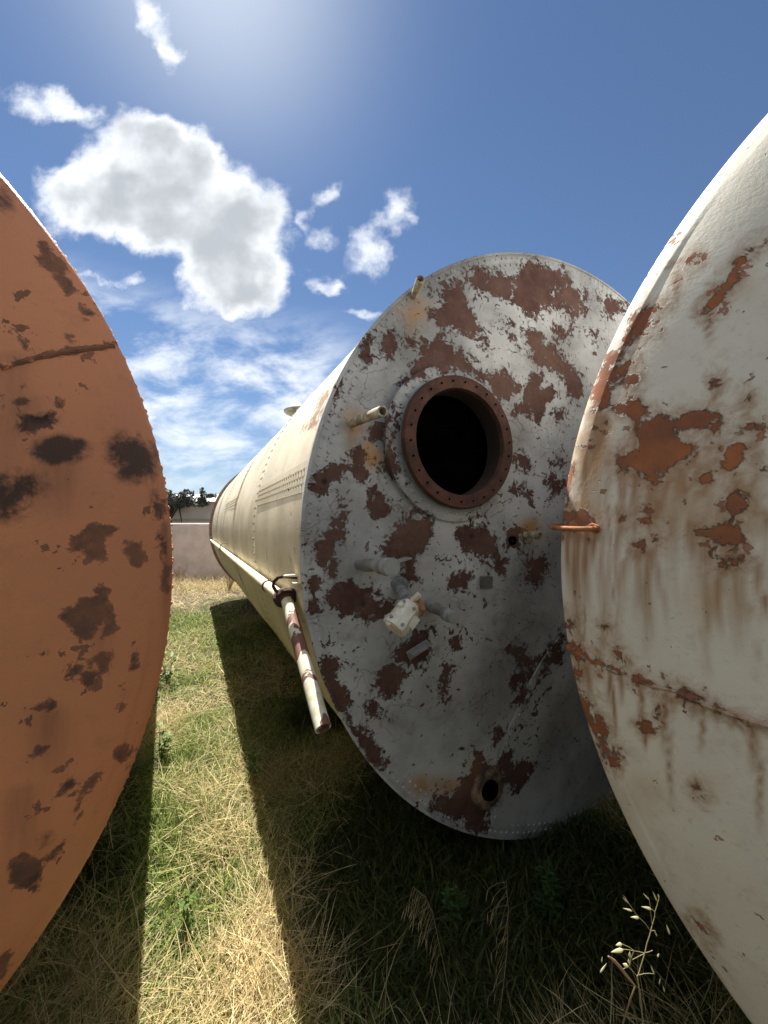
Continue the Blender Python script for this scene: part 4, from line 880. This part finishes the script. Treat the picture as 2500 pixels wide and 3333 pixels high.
def stalk(name, label, pts, Z, droop, col=(.36, .28, .16), head=None, group=None, hl=.035):
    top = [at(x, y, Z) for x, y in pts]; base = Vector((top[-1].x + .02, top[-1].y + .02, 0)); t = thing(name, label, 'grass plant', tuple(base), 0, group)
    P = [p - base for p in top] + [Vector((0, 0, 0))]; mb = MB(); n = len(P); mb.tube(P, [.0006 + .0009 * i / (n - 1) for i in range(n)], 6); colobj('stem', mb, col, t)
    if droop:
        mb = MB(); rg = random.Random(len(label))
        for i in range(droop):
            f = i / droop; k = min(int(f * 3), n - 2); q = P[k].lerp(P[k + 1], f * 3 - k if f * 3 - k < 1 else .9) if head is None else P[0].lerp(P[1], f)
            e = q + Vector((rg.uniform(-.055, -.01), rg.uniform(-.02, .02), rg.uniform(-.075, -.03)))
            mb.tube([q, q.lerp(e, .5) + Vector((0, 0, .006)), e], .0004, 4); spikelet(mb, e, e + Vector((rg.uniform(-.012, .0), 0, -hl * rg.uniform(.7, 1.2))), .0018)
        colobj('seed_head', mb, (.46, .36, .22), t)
    return t
G_ = 'dry grass stalks in the shaded foreground'
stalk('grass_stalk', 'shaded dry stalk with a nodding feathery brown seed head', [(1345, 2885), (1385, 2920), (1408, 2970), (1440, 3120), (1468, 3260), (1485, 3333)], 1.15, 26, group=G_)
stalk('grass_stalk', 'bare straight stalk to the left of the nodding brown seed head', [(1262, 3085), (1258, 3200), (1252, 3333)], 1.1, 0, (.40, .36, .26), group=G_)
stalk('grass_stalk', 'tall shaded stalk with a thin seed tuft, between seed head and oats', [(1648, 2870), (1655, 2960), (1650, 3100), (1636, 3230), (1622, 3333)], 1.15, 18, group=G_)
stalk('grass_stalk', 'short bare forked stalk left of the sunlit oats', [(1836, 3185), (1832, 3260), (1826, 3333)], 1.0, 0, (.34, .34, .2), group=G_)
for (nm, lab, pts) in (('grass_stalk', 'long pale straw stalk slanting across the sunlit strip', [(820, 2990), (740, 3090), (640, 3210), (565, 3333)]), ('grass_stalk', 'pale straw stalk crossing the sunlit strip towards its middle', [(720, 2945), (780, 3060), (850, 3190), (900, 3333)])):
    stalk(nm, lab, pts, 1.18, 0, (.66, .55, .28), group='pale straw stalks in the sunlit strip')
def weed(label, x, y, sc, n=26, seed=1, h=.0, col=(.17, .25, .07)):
    g0 = ground(x, y); t = thing('leafy_weed', label, 'weed', (g0[0], g0[1], gz(g0[0], g0[1])), 0, 'leafy green weeds'); rg = random.Random(seed); st = MB(); lf = MB()
    for s in range(5):
        a = rg.uniform(0, 6.28); top = Vector((math.cos(a) * .05 * sc, math.sin(a) * .05 * sc, (.16 + rg.uniform(0, .12)) * sc)); mid = top * .5 + Vector((0, 0, .02)); st.tube([Vector((0, 0, 0)), mid, top], [.0022, .0018, .001], 5)
        for k in range(n // 2):
            f = rg.uniform(.25, 1.0); p = top * f; aa = rg.uniform(0, 6.28); L = rg.uniform(.03, .07) * sc; wd = L * .2
            d = Vector((math.cos(aa), math.sin(aa), rg.uniform(-.1, .6))).normalized(); sd_ = d.cross(Vector((0, 0, 1))).normalized()
            lf.add([p, p + d * L * .45 + sd_ * wd, p + d * L + Vector((0, 0, -.012 * sc)), p + d * L * .45 - sd_ * wd, p + d * L * .5 + Vector((0, 0, .004))], [(0, 1, 4), (1, 2, 4), (2, 3, 4), (3, 0, 4)])
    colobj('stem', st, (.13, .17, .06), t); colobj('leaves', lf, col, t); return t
weed('bushy green weed at the far left edge of the sunlit strip', 545, 2230, 1.2, 26, 1)
weed('green weed by the orange tank, halfway along the sunlit strip', 520, 2480, .9, 26, 2)
weed('pale green weed at the shadow edge beside the sunlit strip', 815, 2560, .8, 22, 3, col=(.14, .24, .07))
weed('low green weed clump in the near sunlit strip', 600, 3060, .6, 30, 4)
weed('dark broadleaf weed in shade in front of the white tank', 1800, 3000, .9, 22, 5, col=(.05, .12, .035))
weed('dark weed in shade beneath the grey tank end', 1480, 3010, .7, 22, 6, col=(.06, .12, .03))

# ------------------------------------------------------------------ background
def flat(name, label, cat, v, f, mat, group=None):
    o = obj(name, v, f, mat); tag(o, label, cat, group); return o
M_wall = simple('pinkish_grey_render', (.56, .54, .52), .9, .12, 2.5)
wy = 10.9
wt = thing('boundary_wall', 'pinkish grey wall with bright white top rail beyond the tanks', 'wall', (-6.5, wy, 0))
MB().box((0, 0, .74), (10, .16, 1.50)).build('wall_panel', M_wall, wt, False)
mr = simple('white_rail_paint', (.85, .85, .83), .35, .05, 3)
mb = MB(); mb.tube([(-5.02, -.03, 1.545), (5.02, -.03, 1.545)], .028, 12); mb.build('top_rail', mr, wt)
sh_ = thing('shed', 'long low beige shed with pale pitched roof behind the wall', 'building', (-10.5, 19, 0))
MB().box((0, 0, 1.27), (14, 5, 2.54)).build('wall', simple('beige_shed_wall', (.56, .51, .47), .9, .1, 1.5), sh_, False)
mb = MB(); mb.add([(-7.2, -2.8, 2.50), (7.2, -2.8, 2.50), (7.2, 2.8, 2.50), (-7.2, 2.8, 2.50), (-7.2, 0, 3.0), (6.0, 0, 3.0)], [(0, 1, 5, 4), (2, 3, 4, 5), (1, 2, 5), (3, 0, 4), (3, 2, 1, 0)]); mb.build('roof', simple('pale_metal_roof', (.66, .66, .64), .5, .1, 2), sh_, False)
MB().box((0, -2.56, 1.72), (14.04, .08, .10)).build('gutter_strip', simple('tan_strip', (.45, .38, .26), .8), sh_, False)
# hills
V = []; Fc = []; xs_ = np.linspace(-700, 500, 60)
for x in xs_: V += [(x, 700, -5), (x, 700 + 20, 26 + 18 * mnoise.noise((x * .006, 0, 5)) + 5 * mnoise.noise((x * .03, 0, 5))), (x, 900, 0)]
for i in range(59): Fc += [(i * 3, i * 3 + 3, i * 3 + 4, i * 3 + 1), (i * 3 + 1, i * 3 + 4, i * 3 + 5, i * 3 + 2)]
hl = obj('hills', V, Fc, simple('dry_hill_grass', (.24, .22, .17), 1, .2, .02), None, True); hl['kind'] = 'structure'
# tree
def tree(x, y, hz, w_, label, seed=4):
    t = thing('tree', label, 'tree', (x, y, 0)); rg = random.Random(seed); mt = simple('dark_bark', (.07, .055, .045), .95, .3, 12); mb = MB(); mb.tube([(0, 0, 0), (.05, 0, hz * .5), (0, .05, hz * .75)], [.13, .10, .07], 9)
    for _ in range(9):
        a = rg.uniform(0, 6.28); r = rg.uniform(.4, 1) * w_; mb.tube([(0, 0, hz * .62), (r * .5 * math.cos(a), r * .3 * math.sin(a), hz * .8), (r * math.cos(a), r * .6 * math.sin(a), hz * rg.uniform(.82, 1.1))], [.05, .035, .012], 6)
    mb.tube([(.95 * w_, 0, hz * .86), (1.35 * w_, 0, hz * .93), (1.75 * w_, .02, hz * 1.0)], [.03, .022, .01], 6)
    mb.tube([(.42 * w_, 0, hz * .84), (.52 * w_, 0, hz * .66), (.55 * w_, 0, hz * .58)], [.03, .022, .012], 6); mb.build('trunk', mt, t)
    P = []; cl = [(0, 0, hz * .93, w_ * .75, .34)] + [(rg.uniform(-.8, .85) * w_, rg.uniform(-.5, .5), hz * rg.uniform(.86, 1.02), .34, .25) for _ in range(9)] + [(1.25 * w_, 0, hz * .90, .40, .20), (1.48 * w_, 0, hz * .96, .22, .24), (1.42 * w_, 0, hz * 1.06, .13, .16), (1.78 * w_, 0, hz * 1.0, .25, .06)]
    n = 2600; V = []; Fc = []
    for i in range(n):
        c = rg.choices(cl, [q[3] for q in cl])[0]; u = Vector((rg.gauss(0, 1), rg.gauss(0, 1), rg.gauss(0, 1))).normalized() * rg.uniform(.2, 1) ** .5
        p = Vector((c[0] + u.x * c[3], c[1] + u.y * c[3], c[2] + u.z * c[4])); d = Vector((rg.gauss(0, 1), rg.gauss(0, 1), rg.gauss(0, 1))).normalized(); e = d.orthogonal().normalized(); s = rg.uniform(.04, .10)
        k = len(V); V += [p - d * s, p + e * s * .4, p + d * s, p - e * s * .4]; Fc.append((k, k + 1, k + 2, k + 3))
    obj('crown', V, Fc, simple('dusty_dark_leaves', (.09, .10, .085), .8, .3, 3), t)
tree(-8.75, 16, 2.72, .95, 'small dark ragged tree rising above the shed roof')
# dry weeds in front of the wall
def dryweed(label, x, y, sc, seed):
    g0 = ground(x, y); t = thing('dry_weed', label, 'weed', (g0[0], g0[1], 0), 0, 'dry twiggy weeds by the wall'); rg = random.Random(seed); mb = MB()
    for s in range(11):
        a = rg.uniform(0, 6.28); L = rg.uniform(.5, 1.0) * sc; d = Vector((math.cos(a) * .35, math.sin(a) * .35, 1)); top = d * L; mb.tube([Vector((0, 0, 0)), d * L * .5 + Vector((rg.uniform(-.04, .04), 0, 0)), top], [.008, .006, .003], 5)
        for k in range(5):
            f = rg.uniform(.35, .95); q = d * L * f; e = q + Vector((rg.uniform(-.2, .2), rg.uniform(-.2, .2), rg.uniform(.05, .25))) * sc; mb.tube([q, e], [.004, .002], 4)
    colobj('twigs', mb, (.36, .29, .21), t)
dryweed('grey twiggy dry weed against the wall near the orange tank', 585, 1905, .6, 1)
dryweed('brown twiggy weed at the far foot of the grey tank', 745, 1925, .55, 2)
